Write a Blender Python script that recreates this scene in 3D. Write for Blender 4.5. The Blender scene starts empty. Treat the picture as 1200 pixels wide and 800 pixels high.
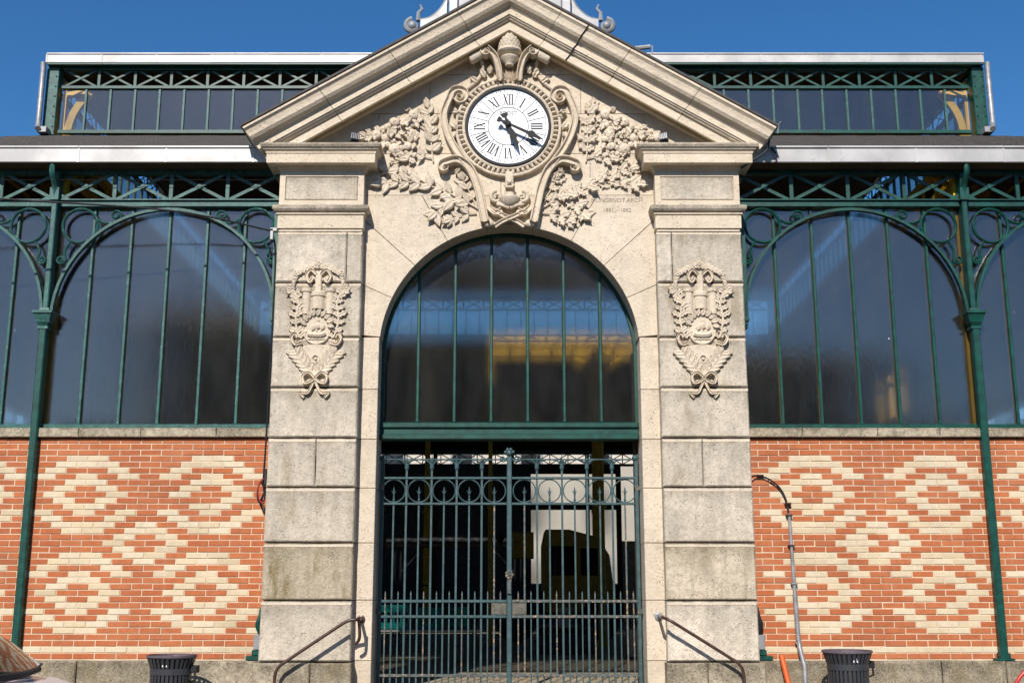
import bpy, math, random
from mathutils import Vector, Matrix
random.seed(7)
S = bpy.context.scene
COL = S.collection
R = math.radians
PI = math.pi

# ------------------------------------------------------------------ camera
F_PX, PITCH, DIST, EYE, CAMX = 1336.0, R(12.25), 12.8, 1.6, 0.03
cam = bpy.data.cameras.new('camera'); cam.sensor_width = 36.0; cam.lens = 36.0*F_PX/1200.0
cam.clip_start = 0.1; cam.clip_end = 3000
co = bpy.data.objects.new('camera', cam); COL.objects.link(co)
co.location = (CAMX, -DIST, EYE); co.rotation_euler = (R(90)+PITCH, 0, 0); S.camera = co

def at(px, py, Y=0.0):
    """point of the plane y = Y that a pixel of the 1200 x 800 photograph shows"""
    a = (px-600)/F_PX; b = (400-py)/F_PX
    dy = math.cos(PITCH)-b*math.sin(PITCH); dz = math.sin(PITCH)+b*math.cos(PITCH)
    t = (Y+DIST)/dy
    return Vector((CAMX+a*t, Y, EYE+dz*t))

# ------------------------------------------------------------------ light
SUN = Vector((0.21, 1.0, -0.78)).normalized()
to_sun = -SUN
elev = math.asin(to_sun.z); azim = math.atan2(to_sun.x, to_sun.y)
W = bpy.data.worlds.new("World"); S.world = W; W.use_nodes = True
nt = W.node_tree
bg = nt.nodes['Background']
sky = nt.nodes.new('ShaderNodeTexSky'); sky.sky_type = 'NISHITA'; sky.sun_disc = False
sky.sun_elevation = elev; sky.sun_rotation = azim
sky.altitude = 600; sky.air_density = 1.0; sky.dust_density = 0.8; sky.ozone_density = 5.0
hsv = nt.nodes.new('ShaderNodeHueSaturation'); hsv.inputs['Saturation'].default_value = 1.22
nt.links.new(sky.outputs[0], hsv.inputs['Color']); nt.links.new(hsv.outputs[0], bg.inputs[0]); bg.inputs[1].default_value = 0.10
sl = bpy.data.lights.new('sun', 'SUN'); sl.energy = 4.4; sl.angle = R(0.5); sl.color = (1.0, 0.93, 0.85)
so = bpy.data.objects.new('sun', sl); COL.objects.link(so)
so.rotation_euler = SUN.to_track_quat('-Z', 'Y').to_euler(); so.location = (-6, -30, 25)
S.view_settings.view_transform = 'Standard'; S.view_settings.look = 'None'
S.view_settings.exposure = 0.35; S.view_settings.gamma = 1.0
try:
    S.cycles.caustics_refractive = False; S.cycles.caustics_reflective = False
    S.cycles.use_denoising = True
    S.cycles.max_bounces = 10; S.cycles.transparent_max_bounces = 16; S.cycles.transmission_bounces = 8
    S.cycles.sample_clamp_indirect = 4.0
except Exception: pass

# ------------------------------------------------------------------ materials
def _n(t, kind, **kw):
    n = t.nodes.new(kind)
    for k, v in kw.items(): setattr(n, k, v)
    return n
def mixc(t, fac, a, b, mode='MIX'):
    m = _n(t, 'ShaderNodeMix', data_type='RGBA', blend_type=mode)
    for sock, val in ((0, fac), (6, a), (7, b)):
        if isinstance(val, bpy.types.NodeSocket): t.links.new(val, m.inputs[sock])
        elif sock == 0: m.inputs[0].default_value = val
        else: m.inputs[sock].default_value = (*val, 1)
    return m.outputs[2]
def noise(t, scale, detail=4, rough=0.55, vec=None, stretch=None):
    n = _n(t, 'ShaderNodeTexNoise'); n.inputs['Scale'].default_value = scale
    n.inputs['Detail'].default_value = detail; n.inputs['Roughness'].default_value = rough
    if vec is None:
        g = _n(t, 'ShaderNodeNewGeometry'); vec = g.outputs['Position']
    if stretch:
        m = _n(t, 'ShaderNodeMapping'); m.inputs['Scale'].default_value = stretch
        t.links.new(vec, m.inputs['Vector']); vec = m.outputs[0]
    t.links.new(vec, n.inputs['Vector'])
    return n.outputs[0]
def ramp(t, sock, lo, hi, a=0.0, b=1.0):
    m = _n(t, 'ShaderNodeMapRange'); m.clamp = True
    t.links.new(sock, m.inputs[0])
    m.inputs[1].default_value = lo; m.inputs[2].default_value = hi
    m.inputs[3].default_value = a; m.inputs[4].default_value = b
    return m.outputs[0]
def mul(t, a, b, op='MULTIPLY'):
    m = _n(t, 'ShaderNodeMath', operation=op)
    for i, v in enumerate((a, b)):
        if isinstance(v, bpy.types.NodeSocket): t.links.new(v, m.inputs[i])
        else: m.inputs[i].default_value = v
    return m.outputs[0]
def bump(t, h, strength, dist=0.01):
    b = _n(t, 'ShaderNodeBump'); b.inputs['Strength'].default_value = strength; b.inputs['Distance'].default_value = dist
    t.links.new(h, b.inputs['Height']); return b.outputs[0]
def new(name):
    m = bpy.data.materials.new(name); m.use_nodes = True
    return m, m.node_tree, m.node_tree.nodes['Principled BSDF']
def setc(t, p, c):
    if isinstance(c, bpy.types.NodeSocket): t.links.new(c, p.inputs['Base Color'])
    else: p.inputs['Base Color'].default_value = (*c, 1)

def plain(name, c, rough=0.6, metal=0.0, var=0.25, scale=6.0, bmp=0.15, c2=None, spots=None, rnd=0.0):
    m, t, p = new(name)
    c2 = c2 or tuple(x*(1-var) for x in c)
    col = mixc(t, ramp(t, noise(t, scale), 0.35, 0.65), c, c2)
    if spots:
        sc, lo, sp = spots
        col = mixc(t, ramp(t, noise(t, sc, 6, 0.7), lo, lo+0.06), col, sp)
    if rnd:
        oi = _n(t, 'ShaderNodeObjectInfo')
        col = mixc(t, ramp(t, oi.outputs['Random'], 0, 1, 0, rnd), col, tuple(x*0.45 for x in c))
    setc(t, p, col); p.inputs['Roughness'].default_value = rough; p.inputs['Metallic'].default_value = metal
    if bmp: t.links.new(bump(t, noise(t, scale*9, 3), bmp, 0.004), p.inputs['Normal'])
    return m

def stone_mat(name, base, dark, grain=0.35, top_dirt=0.5, streak=0.35, olive=0.0):
    m, t, p = new(name)
    oi = _n(t, 'ShaderNodeObjectInfo'); tc = _n(t, 'ShaderNodeTexCoord')
    big = noise(t, 1.3, 5, 0.6); med = noise(t, 5.5, 6, 0.65); fine = noise(t, 60, 3, 0.7)
    col = mixc(t, ramp(t, big, 0.35, 0.7), base, tuple(b*0.6+d*0.4 for b, d in zip(base, dark)))
    col = mixc(t, ramp(t, oi.outputs['Random'], 0, 1, 0, 0.42), col, tuple(d*1.05 for d in dark))
    # grey biological crust in patches
    patch = mul(t, ramp(t, med, 0.46, 0.68), ramp(t, big, 0.40, 0.6, 0.25, 1.0))
    col = mixc(t, mul(t, patch, 0.75), col, dark)
    # vertical run marks
    run = ramp(t, noise(t, 1.0, 5, 0.6, stretch=(9, 9, 0.7)), 0.52, 0.72, 0, streak)
    col = mixc(t, run, col, tuple(d*0.75 for d in dark))
    # grey weathering over the field of each block, fading to its lower edge
    sep0 = _n(t, 'ShaderNodeSeparateXYZ'); t.links.new(tc.outputs['Generated'], sep0.inputs[0])
    fld = mul(t, ramp(t, sep0.outputs[2], 0.10, 0.85, 0.15, 1.0), ramp(t, noise(t, 2.6, 5, 0.62), 0.40, 0.62))
    col = mixc(t, mul(t, fld, min(0.75, top_dirt*0.50)), col, dark)
    # dirt that has settled along the top edge of each piece
    sep = _n(t, 'ShaderNodeSeparateXYZ'); t.links.new(tc.outputs['Generated'], sep.inputs[0])
    edge = mul(t, ramp(t, sep.outputs[2], 0.70, 1.0), ramp(t, noise(t, 7, 5, 0.7), 0.38, 0.62))
    col = mixc(t, mul(t, edge, top_dirt), col, tuple(d*0.55 for d in dark))
    if olive:
        ol = mul(t, ramp(t, noise(t, 2.4, 5, 0.6, stretch=(2.5, 2.5, 0.8)), 0.52, 0.66), ramp(t, oi.outputs['Random'], 0.35, 0.8))
        col = mixc(t, mul(t, ol, olive), col, (0.20, 0.155, 0.075))
    # grain and pits
    sp1 = noise(t, 34, 5, 0.75)
    col = mixc(t, ramp(t, sp1, 0.52, 0.68, 0, grain*1.0), col, tuple(d*0.62 for d in dark))
    col = mixc(t, ramp(t, noise(t, 15, 6, 0.72), 0.47, 0.66, 0, grain*1.1), col, tuple(d*0.85 for d in dark))
    col = mixc(t, ramp(t, fine, 0.34, 0.5, grain*0.5, 0), col, tuple(min(0.8, x*1.15) for x in base))
    vor = _n(t, 'ShaderNodeTexVoronoi'); vor.inputs['Scale'].default_value = 34
    g = _n(t, 'ShaderNodeNewGeometry'); t.links.new(g.outputs['Position'], vor.inputs['Vector'])
    pit = mul(t, ramp(t, vor.outputs['Distance'], 0.12, 0.26, 1, 0), ramp(t, noise(t, 7, 4), 0.46, 0.60))
    col = mixc(t, mul(t, pit, 0.5), col, tuple(d*0.4 for d in dark))
    setc(t, p, col); p.inputs['Roughness'].default_value = 0.92
    p.inputs['Specular IOR Level'].default_value = 0.2
    h = mul(t, mul(t, fine, 0.5), mul(t, mul(t, med, 1.2), mul(t, sp1, 1.1), 'ADD'), 'ADD')
    h = mul(t, h, mul(t, pit, -0.9), 'ADD')
    t.links.new(bump(t, h, 0.8, 0.011), p.inputs['Normal'])
    return m

def brick_mat(name, base, alt, dark, speck):
    m, t, p = new(name)
    oi = _n(t, 'ShaderNodeObjectInfo'); g = _n(t, 'ShaderNodeNewGeometry')
    r = mul(t, mul(t, oi.outputs['Random'], g.outputs['Random Per Island'], 'ADD'), 1.0, 'FRACT')
    col = mixc(t, r, base, alt)
    col = mixc(t, ramp(t, r, 0.86, 1.0, 0, 0.55), col, dark)
    col = mixc(t, ramp(t, noise(t, 14, 5, 0.65), 0.42, 0.72, 0, 0.45), col, dark)
    col = mixc(t, ramp(t, noise(t, 2.0, 4), 0.5, 0.72, 0, 0.30), col, speck)
    soot = mul(t, ramp(t, noise(t, 0.9, 5, 0.65), 0.48, 0.66), ramp(t, noise(t, 22, 4, 0.7), 0.35, 0.65, 0.3, 1.0))
    col = mixc(t, mul(t, soot, 0.42), col, tuple(x*0.62 for x in dark))
    run = ramp(t, noise(t, 1.0, 5, 0.65, stretch=(7, 7, 0.5)), 0.56, 0.72, 0, 0.35)
    col = mixc(t, run, col, speck)
    col = mixc(t, ramp(t, noise(t, 95, 2, 0.6), 0.66, 0.72, 0, 0.6), col, tuple(x*0.4 for x in dark))
    setc(t, p, col); p.inputs['Roughness'].default_value = 0.85
    t.links.new(bump(t, noise(t, 70, 4, 0.7), 0.4, 0.004), p.inputs['Normal'])
    return m

def glass_mat(name, sharp, rough, dirt, refl_rough, tint=(0.93, 0.93, 0.91)):
    m = bpy.data.materials.new(name); m.use_nodes = True; t = m.node_tree
    t.nodes.remove(t.nodes['Principled BSDF']); out = t.nodes['Material Output']
    tr = _n(t, 'ShaderNodeBsdfTransparent'); tr.inputs[0].default_value = (*tint, 1)
    rf = _n(t, 'ShaderNodeBsdfRefraction'); rf.inputs['Color'].default_value = (*tint, 1)
    rf.inputs['IOR'].default_value = 1.06; rf.inputs['Roughness'].default_value = rough
    gl = _n(t, 'ShaderNodeBsdfGlossy'); gl.inputs['Roughness'].default_value = refl_rough
    df = _n(t, 'ShaderNodeBsdfDiffuse')
    dn = noise(t, 3.0, 6, 0.7, stretch=(1, 1, 0.35)); fn = noise(t, 140, 2)
    dc = mixc(t, fn, (0.45, 0.44, 0.40), (0.25, 0.25, 0.24)); t.links.new(dc, df.inputs[0])
    rip = bump(t, noise(t, 26, 2, stretch=(3, 3, 0.5)), 0.10, 0.01)
    t.links.new(rip, gl.inputs['Normal']); t.links.new(rip, rf.inputs['Normal'])
    # Schlick reflectance that is the same on both faces of the pane
    g = _n(t, 'ShaderNodeNewGeometry'); dp = _n(t, 'ShaderNodeVectorMath', operation='DOT_PRODUCT')
    t.links.new(g.outputs['Incoming'], dp.inputs[0]); t.links.new(g.outputs['Normal'], dp.inputs[1])
    cs = mul(t, dp.outputs['Value'], 0.0, 'ABSOLUTE')
    sch = mul(t, mul(t, 1.0, cs, 'SUBTRACT'), 5.0, 'POWER')
    fres = mul(t, mul(t, sch, 0.90), 0.10, 'ADD')
    m1 = _n(t, 'ShaderNodeMixShader'); m1.inputs[0].default_value = sharp
    t.links.new(rf.outputs[0], m1.inputs[1]); t.links.new(tr.outputs[0], m1.inputs[2])
    m2 = _n(t, 'ShaderNodeMixShader'); t.links.new(fres, m2.inputs[0])
    t.links.new(m1.outputs[0], m2.inputs[1]); t.links.new(gl.outputs[0], m2.inputs[2])
    m3 = _n(t, 'ShaderNodeMixShader'); t.links.new(ramp(t, dn, 0.3, 0.75, dirt*0.4, dirt*1.6), m3.inputs[0])
    t.links.new(m2.outputs[0], m3.inputs[1]); t.links.new(df.outputs[0], m3.inputs[2])
    # droppings and paint specks
    vo = _n(t, 'ShaderNodeTexVoronoi'); vo.inputs['Scale'].default_value = 5.0
    gp_ = _n(t, 'ShaderNodeNewGeometry'); t.links.new(gp_.outputs['Position'], vo.inputs['Vector'])
    sk = mul(t, ramp(t, vo.outputs['Distance'], 0.03, 0.06, 1, 0), ramp(t, noise(t, 3.1, 3), 0.60, 0.63, 0, 0.55))
    d2 = _n(t, 'ShaderNodeBsdfDiffuse'); d2.inputs[0].default_value = (0.75, 0.74, 0.70, 1)
    m4 = _n(t, 'ShaderNodeMixShader'); t.links.new(sk, m4.inputs[0]); t.links.new(m3.outputs[0], m4.inputs[1]); t.links.new(d2.outputs[0], m4.inputs[2])
    t.links.new(m4.outputs[0], out.inputs[0])
    return m

MT = {}
MT['stone'] = stone_mat('carved limestone', (0.74, 0.635, 0.50), (0.52, 0.44, 0.335), 0.30, 0.30, 0.20)
MT['ashlar'] = stone_mat('rusticated limestone', (0.745, 0.655, 0.53), (0.35, 0.305, 0.24), 0.42, 0.9, 0.38, 0.5)
MT['ashlar_stained'] = stone_mat('damp stained limestone', (0.66, 0.57, 0.44), (0.30, 0.25, 0.17), 0.45, 1.0, 0.75, 1.0)
MT['cornice'] = stone_mat('moulded limestone', (0.75, 0.645, 0.505), (0.52, 0.435, 0.32), 0.18, 0.2, 0.10)
MT['ledge'] = stone_mat('lichened ledge stone', (0.62, 0.535, 0.42), (0.17, 0.145, 0.11), 0.4, 0.9, 0.3)
MT['mossy'] = stone_mat('algae stained moulding', (0.40, 0.32, 0.19), (0.20, 0.15, 0.08), 0.4, 0.3, 0.4)
MT['plinth'] = stone_mat('plinth stone', (0.54, 0.465, 0.345), (0.17, 0.145, 0.10), 0.65, 1.0, 0.55, 1.0)
MT['joint'] = plain('joint mortar', (0.16, 0.13, 0.10), 0.95)
MT['mortar'] = plain('brick mortar', (0.68, 0.53, 0.37), 0.95, var=0.3, scale=3)
MT['red'] = brick_mat('red brick', (0.405, 0.112, 0.036), (0.48, 0.155, 0.055), (0.27, 0.070, 0.028), (0.48, 0.20, 0.10))
MT['cream'] = brick_mat('cream brick', (0.64, 0.55, 0.395), (0.60, 0.48, 0.30), (0.44, 0.36, 0.24), (0.66, 0.60, 0.48))
MT['green'] = plain('green iron paint', (0.002, 0.068, 0.05), 0.42, var=0.5, scale=9, bmp=0.35, spots=(60, 0.68, (0.30, 0.36, 0.33)))
MT['green_worn'] = plain('weathered green iron paint', (0.022, 0.115, 0.10), 0.5, var=0.5, scale=14, bmp=0.4, spots=(46, 0.60, (0.26, 0.36, 0.34)))
MT['gate'] = plain('blue green gate paint', (0.045, 0.098, 0.106), 0.5, var=0.4, scale=12, bmp=0.3, spots=(40, 0.64, (0.34, 0.22, 0.13)))
MT['gate_rust'] = plain('rusting gate paint', (0.085, 0.115, 0.115), 0.6, var=0.5, scale=20, bmp=0.3, spots=(34, 0.56, (0.48, 0.27, 0.13)))
MT['yellow'] = plain('yellow interior paint', (0.72, 0.43, 0.02), 0.5, var=0.25)
MT['zinc'] = plain('grey zinc', (0.54, 0.53, 0.51), 0.45, 0.15, var=0.30, scale=2.2, bmp=0.12, spots=(9, 0.60, (0.36, 0.355, 0.34)), rnd=0.22)
MT['zinc_mid'] = plain('weathered zinc', (0.40, 0.40, 0.40), 0.5, 0.2, var=0.35, scale=3, bmp=0.05)
MT['zinc_dark'] = plain('old dull zinc', (0.30, 0.31, 0.32), 0.5, 0.2, var=0.3, scale=3, bmp=0.05)
MT['old_plate'] = plain('dull lock plate', (0.13, 0.125, 0.10), 0.7, var=0.5, scale=20, spots=(30, 0.6, (0.05, 0.04, 0.03)))
MT['slate'] = plain('slate', (0.055, 0.047, 0.043), 0.7, var=0.45, scale=8, bmp=0.6)
MT['wood'] = plain('dark timber', (0.075, 0.045, 0.022), 0.8, var=0.4, scale=5)
MT['floor'] = plain('worn hall floor', (0.40, 0.34, 0.24), 0.85, var=0.3, scale=2)
MT['glass'] = glass_mat('obscured wired glass', 0.50, 0.33, 0.028, 0.05, (0.97, 0.97, 0.95))
MT['glass_back'] = glass_mat('frosted back glass', 0.20, 0.75, 0.05, 0.2, (0.97, 0.97, 0.95))
MT['glass_clear'] = glass_mat('clerestory glass', 0.95, 0.2, 0.022, 0.05)
MT['white'] = plain('white enamel', (0.86, 0.87, 0.88), 0.35, var=0.03, bmp=0)
MT['black'] = plain('black enamel', (0.006, 0.006, 0.007), 0.7, var=0.1, bmp=0)
MT['grey_text'] = plain('grey print', (0.16, 0.16, 0.17), 0.5, var=0.1, bmp=0)
MT['carved_text'] = plain('weathered lettering', (0.30, 0.25, 0.19), 0.95, var=0.4, scale=30, bmp=0)
MT['bin'] = plain('graphite bin steel', (0.055, 0.057, 0.066), 0.38, 0.3, var=0.2)
MT['bin_dark'] = plain('bin liner black', (0.008, 0.008, 0.008), 0.7)
MT['bin_rim'] = plain('purple grey rim', (0.13, 0.10, 0.12), 0.5, var=0.2)
MT['rail'] = plain('brown painted rail', (0.075, 0.038, 0.028), 0.38, var=0.4, scale=18)
MT['cable'] = plain('black cable', (0.012, 0.012, 0.013), 0.5, bmp=0)
MT['pipe'] = plain('galvanised pipe', (0.36, 0.36, 0.37), 0.45, 0.3, var=0.35, scale=10)
MT['orange'] = plain('orange plastic', (0.68, 0.11, 0.018), 0.4, var=0.2)
MT['redp'] = plain('red paint', (0.5, 0.03, 0.025), 0.35, var=0.2)
MT['asphalt'] = plain('asphalt', (0.055, 0.053, 0.05), 0.9, var=0.3, scale=14, bmp=0.5)
MT['paving'] = plain('pavement', (0.24, 0.22, 0.19), 0.9, var=0.25, scale=5, bmp=0.3)
MT['carpaint'] = plain('silver white car paint', (0.72, 0.72, 0.76), 0.2, 0.1, var=0.02, bmp=0)
MT['carglass'] = plain('tinted windscreen', (0.012, 0.012, 0.014), 0.03, bmp=0, var=0.05)
MT['tyre'] = plain('tyre rubber', (0.018, 0.018, 0.018), 0.8)
MT['chrome'] = plain('wheel alloy', (0.5, 0.5, 0.52), 0.3, 0.8, bmp=0)
MT['teal'] = plain('teal plastic', (0.01, 0.42, 0.40), 0.4, var=0.2)
MT['blue'] = plain('blue plastic', (0.015, 0.04, 0.16), 0.4, var=0.2)
MT['machine'] = plain('ochre machine paint', (0.62, 0.37, 0.05), 0.5, var=0.3)
MT['dark'] = plain('dark boarding', (0.10, 0.105, 0.115), 0.8, var=0.3)
MT['render_pale'] = plain('pale lime render', (0.62, 0.56, 0.47), 0.9, var=0.2, scale=0.6)
MT['house_shaded'] = plain('shaded house render', (0.075, 0.068, 0.06), 0.9, var=0.3, scale=0.7)  # dark colour carries the shade of backlit pale fronts
MT['roof_tile'] = plain('brown roof tile', (0.06, 0.038, 0.03), 0.9, var=0.4, scale=4)
MT['winglass'] = plain('house window', (0.02, 0.022, 0.026), 0.08, bmp=0)
MT['shutter'] = plain('pale shutter', (0.30, 0.31, 0.30), 0.6)
MT['whitewall'] = plain('white panel', (0.78, 0.76, 0.72), 0.8, var=0.1)

# ------------------------------------------------------------------ mesh builder
WL = {}
def wloc(o): return WL.get(o.name, Vector((0, 0, 0)))
class MB:
    def __init__(s): s.v = []; s.f = []
    def add(s, vs, fs):
        b = len(s.v); s.v += [tuple(v) for v in vs]; s.f += [tuple(i+b for i in f) for f in fs]; return s
    def box(s, x0, x1, y0, y1, z0, z1, c=0.0):
        if c:
            return s.prism([(x0, z0), (x1, z0), (x1, z1), (x0, z1)], y0, y1, c)
        return s.add([(x0,y0,z0),(x1,y0,z0),(x1,y1,z0),(x0,y1,z0),(x0,y0,z1),(x1,y0,z1),(x1,y1,z1),(x0,y1,z1)],
                     [(0,3,2,1),(4,5,6,7),(0,1,5,4),(1,2,6,5),(2,3,7,6),(3,0,4,7)])
    def prism(s, poly, yf, yb, c=0.0, back=True):
        """polygon of (x, z), counter-clockwise seen from the front (-y), extruded from yf to yb, chamfered at the front"""
        n = len(poly)
        if c:
            ins = inset(poly, c)
            vs = [(x, yf, z) for x, z in ins]+[(x, yf+c, z) for x, z in poly]+[(x, yb, z) for x, z in poly]
            fs = [tuple(range(n))]
            for r in (0, 1):
                for i in range(n):
                    j = (i+1) % n; fs.append((r*n+j, r*n+i, (r+1)*n+i, (r+1)*n+j))
            if back: fs.append(tuple(reversed(range(2*n, 3*n))))
        else:
            vs = [(x, yf, z) for x, z in poly]+[(x, yb, z) for x, z in poly]
            fs = [tuple(range(n))]
            for i in range(n):
                j = (i+1) % n; fs.append((j, i, n+i, n+j))
            if back: fs.append(tuple(reversed(range(n, 2*n))))
        return s.add(vs, fs)
    def tube(s, pts, r, n=6, closed=False, cap=True, flat=1.0):
        pts = [Vector(p) for p in pts]; m = len(pts); rs = r if isinstance(r, (list, tuple)) else [r]*m
        vs = []; fs = []; up = None
        for i, p in enumerate(pts):
            a = pts[(i-1) % m] if (closed or i > 0) else p; b = pts[(i+1) % m] if (closed or i < m-1) else p
            d = (b-a).normalized() if (b-a).length > 1e-9 else Vector((0, 0, 1))
            if up is None:
                up = Vector((0, -1, 0)) if abs(d.y) < 0.9 else Vector((0, 0, 1))
            u = (up-d*up.dot(d))
            u = u.normalized() if u.length > 1e-6 else d.orthogonal().normalized()
            up = u; w = d.cross(u)
            for k in range(n):
                t = 2*PI*k/n
                vs.append(p+u*(math.cos(t)*rs[i]*flat)+w*(math.sin(t)*rs[i]))
        for i in range(m if closed else m-1):
            for k in range(n):
                a = i*n+k; b = i*n+(k+1) % n; c = ((i+1) % m)*n+(k+1) % n; d = ((i+1) % m)*n+k
                fs.append((a, b, c, d))
        if cap and not closed:
            fs.append(tuple(reversed(range(n)))); fs.append(tuple(range((m-1)*n, m*n)))
        return s.add(vs, fs)
    def bar(s, p, q, w, d):
        """flat bar from p to q, w across in the plane of the facade, d deep along y"""
        p = Vector(p); q = Vector(q); u = (q-p).normalized(); y = Vector((0, 1, 0)); n = u.cross(y).normalized()
        vs = []
        for e in (p, q):
            for a, b in ((-1, -1), (1, -1), (1, 1), (-1, 1)): vs.append(e+n*(a*w/2)+y*(b*d/2))
        return s.add(vs, [(0,1,2,3),(7,6,5,4),(0,4,5,1),(1,5,6,2),(2,6,7,3),(3,7,4,0)])
    def lathe(s, prof, c=(0,0,0), n=16, axis='z'):
        vs = []; fs = []; c = Vector(c)
        for r, h in prof:
            for k in range(n):
                t = 2*PI*k/n; a, b = r*math.cos(t), r*math.sin(t)
                vs.append(c+(Vector((a, b, h)) if axis == 'z' else Vector((a, h, b)) if axis == 'y' else Vector((h, a, b))))
        for i in range(len(prof)-1):
            for k in range(n):
                a = i*n+k; b = i*n+(k+1) % n
                fs.append((a, b, b+n, a+n) if axis != 'y' else (b, a, a+n, b+n))
        fs.append(tuple(reversed(range(n)))); fs.append(tuple(range((len(prof)-1)*n, len(prof)*n)))
        return s.add(vs, fs)
    def ball(s, c, r, seg=8, rings=5, sc=(1,1,1)):
        vs = []; fs = []; c = Vector(c)
        for i in range(1, rings):
            a = PI*i/rings
            for k in range(seg):
                t = 2*PI*k/seg
                vs.append(c+Vector((r*sc[0]*math.sin(a)*math.cos(t), r*sc[1]*math.sin(a)*math.sin(t), r*sc[2]*math.cos(a))))
        T = len(vs); vs += [c+Vector((0,0,r*sc[2])), c-Vector((0,0,r*sc[2]))]
        for i in range(rings-2):
            for k in range(seg):
                a = i*seg+k; b = i*seg+(k+1) % seg; fs.append((a, a+seg, b+seg, b))
        for k in range(seg):
            fs.append((T, k, (k+1) % seg)); b = (rings-2)*seg; fs.append((T+1, b+(k+1) % seg, b+k))
        return s.add(vs, fs)
    def mesh(s, name, mat, smooth=False, off=Vector((0,0,0))):
        me = bpy.data.meshes.new(name); me.from_pydata([(v[0]-off.x, v[1]-off.y, v[2]-off.z) for v in s.v], [], s.f)
        if mat: me.materials.append(MT[mat] if isinstance(mat, str) else mat)
        if smooth:
            me.polygons.foreach_set('use_smooth', [True]*len(me.polygons))
            try: me.set_sharp_from_angle(angle=R(45))
            except Exception: pass
        me.update(); return me
    def build(s, name, mat, parent=None, smooth=False, label=None, kind=None, base=False):
        lo = Vector([min(v[i] for v in s.v) for i in range(3)]); hi = Vector([max(v[i] for v in s.v) for i in range(3)])
        c = (lo+hi)/2
        if base: c.z = lo.z
        o = bpy.data.objects.new(name, s.mesh(name, mat, smooth, c)); COL.objects.link(o)
        WL[o.name] = c.copy()
        if parent: o.parent = parent; o.location = c-wloc(parent)
        else: o.location = c
        if label: o['label'] = label
        if kind: o['kind'] = kind
        return o
def inset(poly, c):
    n = len(poly); out = []
    for i in range(n):
        p0 = Vector(poly[i-1]); p1 = Vector(poly[i]); p2 = Vector(poly[(i+1) % n])
        d1 = (p1-p0); d2 = (p2-p1)
        if d1.length < 1e-7 or d2.length < 1e-7: out.append(tuple(p1)); continue
        d1.normalize(); d2.normalize()
        n1 = Vector((-d1.y, d1.x)); n2 = Vector((-d2.y, d2.x)); b = n1+n2
        if b.length < 1e-6: out.append(tuple(p1+n1*c)); continue
        b.normalize(); k = c/max(0.35, b.dot(n1)); out.append(tuple(p1+b*k))
    return out
def inst(name, me, parent, loc, rot=(0,0,0), sc=1.0, label=None):
    o = bpy.data.objects.new(name, me); COL.objects.link(o); o.parent = parent
    loc = Vector(loc); WL[o.name] = loc.copy(); o.location = loc-wloc(parent) if parent else loc
    if name in ('leaf', 'flower') and not isinstance(sc, (tuple, list)): sc = (sc, sc*0.6, sc)
    o.rotation_euler = rot; o.scale = sc if isinstance(sc, (tuple, list)) else (sc, sc, sc)
    if label: o['label'] = label
    return o
def tag(o, label, cat, group=None, kind=None):
    o['label'] = label; o['category'] = cat
    if group: o['group'] = group
    if kind: o['kind'] = kind
    return o
def thing(name, loc, label, cat, group=None):
    o = bpy.data.objects.new(name, None); COL.objects.link(o); o.location = loc; o.empty_display_size = 0.2
    WL[o.name] = Vector(loc); return tag(o, label, cat, group)
def node(name, loc, parent, label=None):
    o = bpy.data.objects.new(name, None); COL.objects.link(o); o.parent = parent; o.empty_display_size = 0.1
    WL[o.name] = Vector(loc); o.location = Vector(loc)-wloc(parent)
    if label: o['label'] = label
    return o
def struct(o): o['kind'] = 'structure'; return o
def copy_tree(o, parent=None):
    c = o.copy(); COL.objects.link(c); WL[c.name] = wloc(o).copy()
    if parent: c.parent = parent
    for ch in list(o.children): copy_tree(ch, c)
    return c
def clip(poly, fn):
    """clip a polygon by fn(p) >= 0 with fn linear"""
    out = []
    for i in range(len(poly)):
        a = poly[i-1]; b = poly[i]; fa = fn(a); fb = fn(b)
        if (fa >= 0) != (fb >= 0):
            t = fa/(fa-fb); out.append((a[0]+(b[0]-a[0])*t, a[1]+(b[1]-a[1])*t))
        if fb >= 0: out.append(b)
    return out

# ================================================================== SETTING
m = MB(); m.box(-400, 400, -400, 400, -0.6, -0.15); struct(m.build('street', 'asphalt'))
m = MB(); m.box(-40, 40, -3.2, 0.4, -0.15, 0.0); struct(m.build('pavement', 'paving'))
kb = MB()
for i in range(-20, 20): kb.box(i*1.0+0.004, i*1.0+0.996, -3.34, -3.205, -0.16, 0.004)
struct(kb.build('kerb', 'plinth'))
m = MB()
for i in range(3): m.box(-1.9, 1.9, -1.25+0.32*i, 0.1, 0.0 if i == 0 else 0.15*i+0.002, 0.15*(i+1))
struct(m.build('steps', 'plinth'))
m = MB(); m.box(-13.9, 13.9, 0.36, 28.9, 0.0, 0.47); struct(m.build('floor', 'floor'))

# ================================================================== STONE PORTAL
GX = 0.004                                   # half joint
portal = thing('stone_portal', (0, -0.2, 0), 'pale carved limestone gateway with pilasters, round arch and triangular pediment', 'gateway')
PX0, PX1 = 1.685, 2.66
WY, PY = -0.12, -0.28
ZC, RA = 4.25, 1.482
ZS = [0.0, 0.851, 1.485, 2.096, 2.693, 3.236, 3.80, 4.373, 5.008, 5.615]
wall_parent = node('arch_wall', (0, WY, 0.47), portal)
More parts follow.
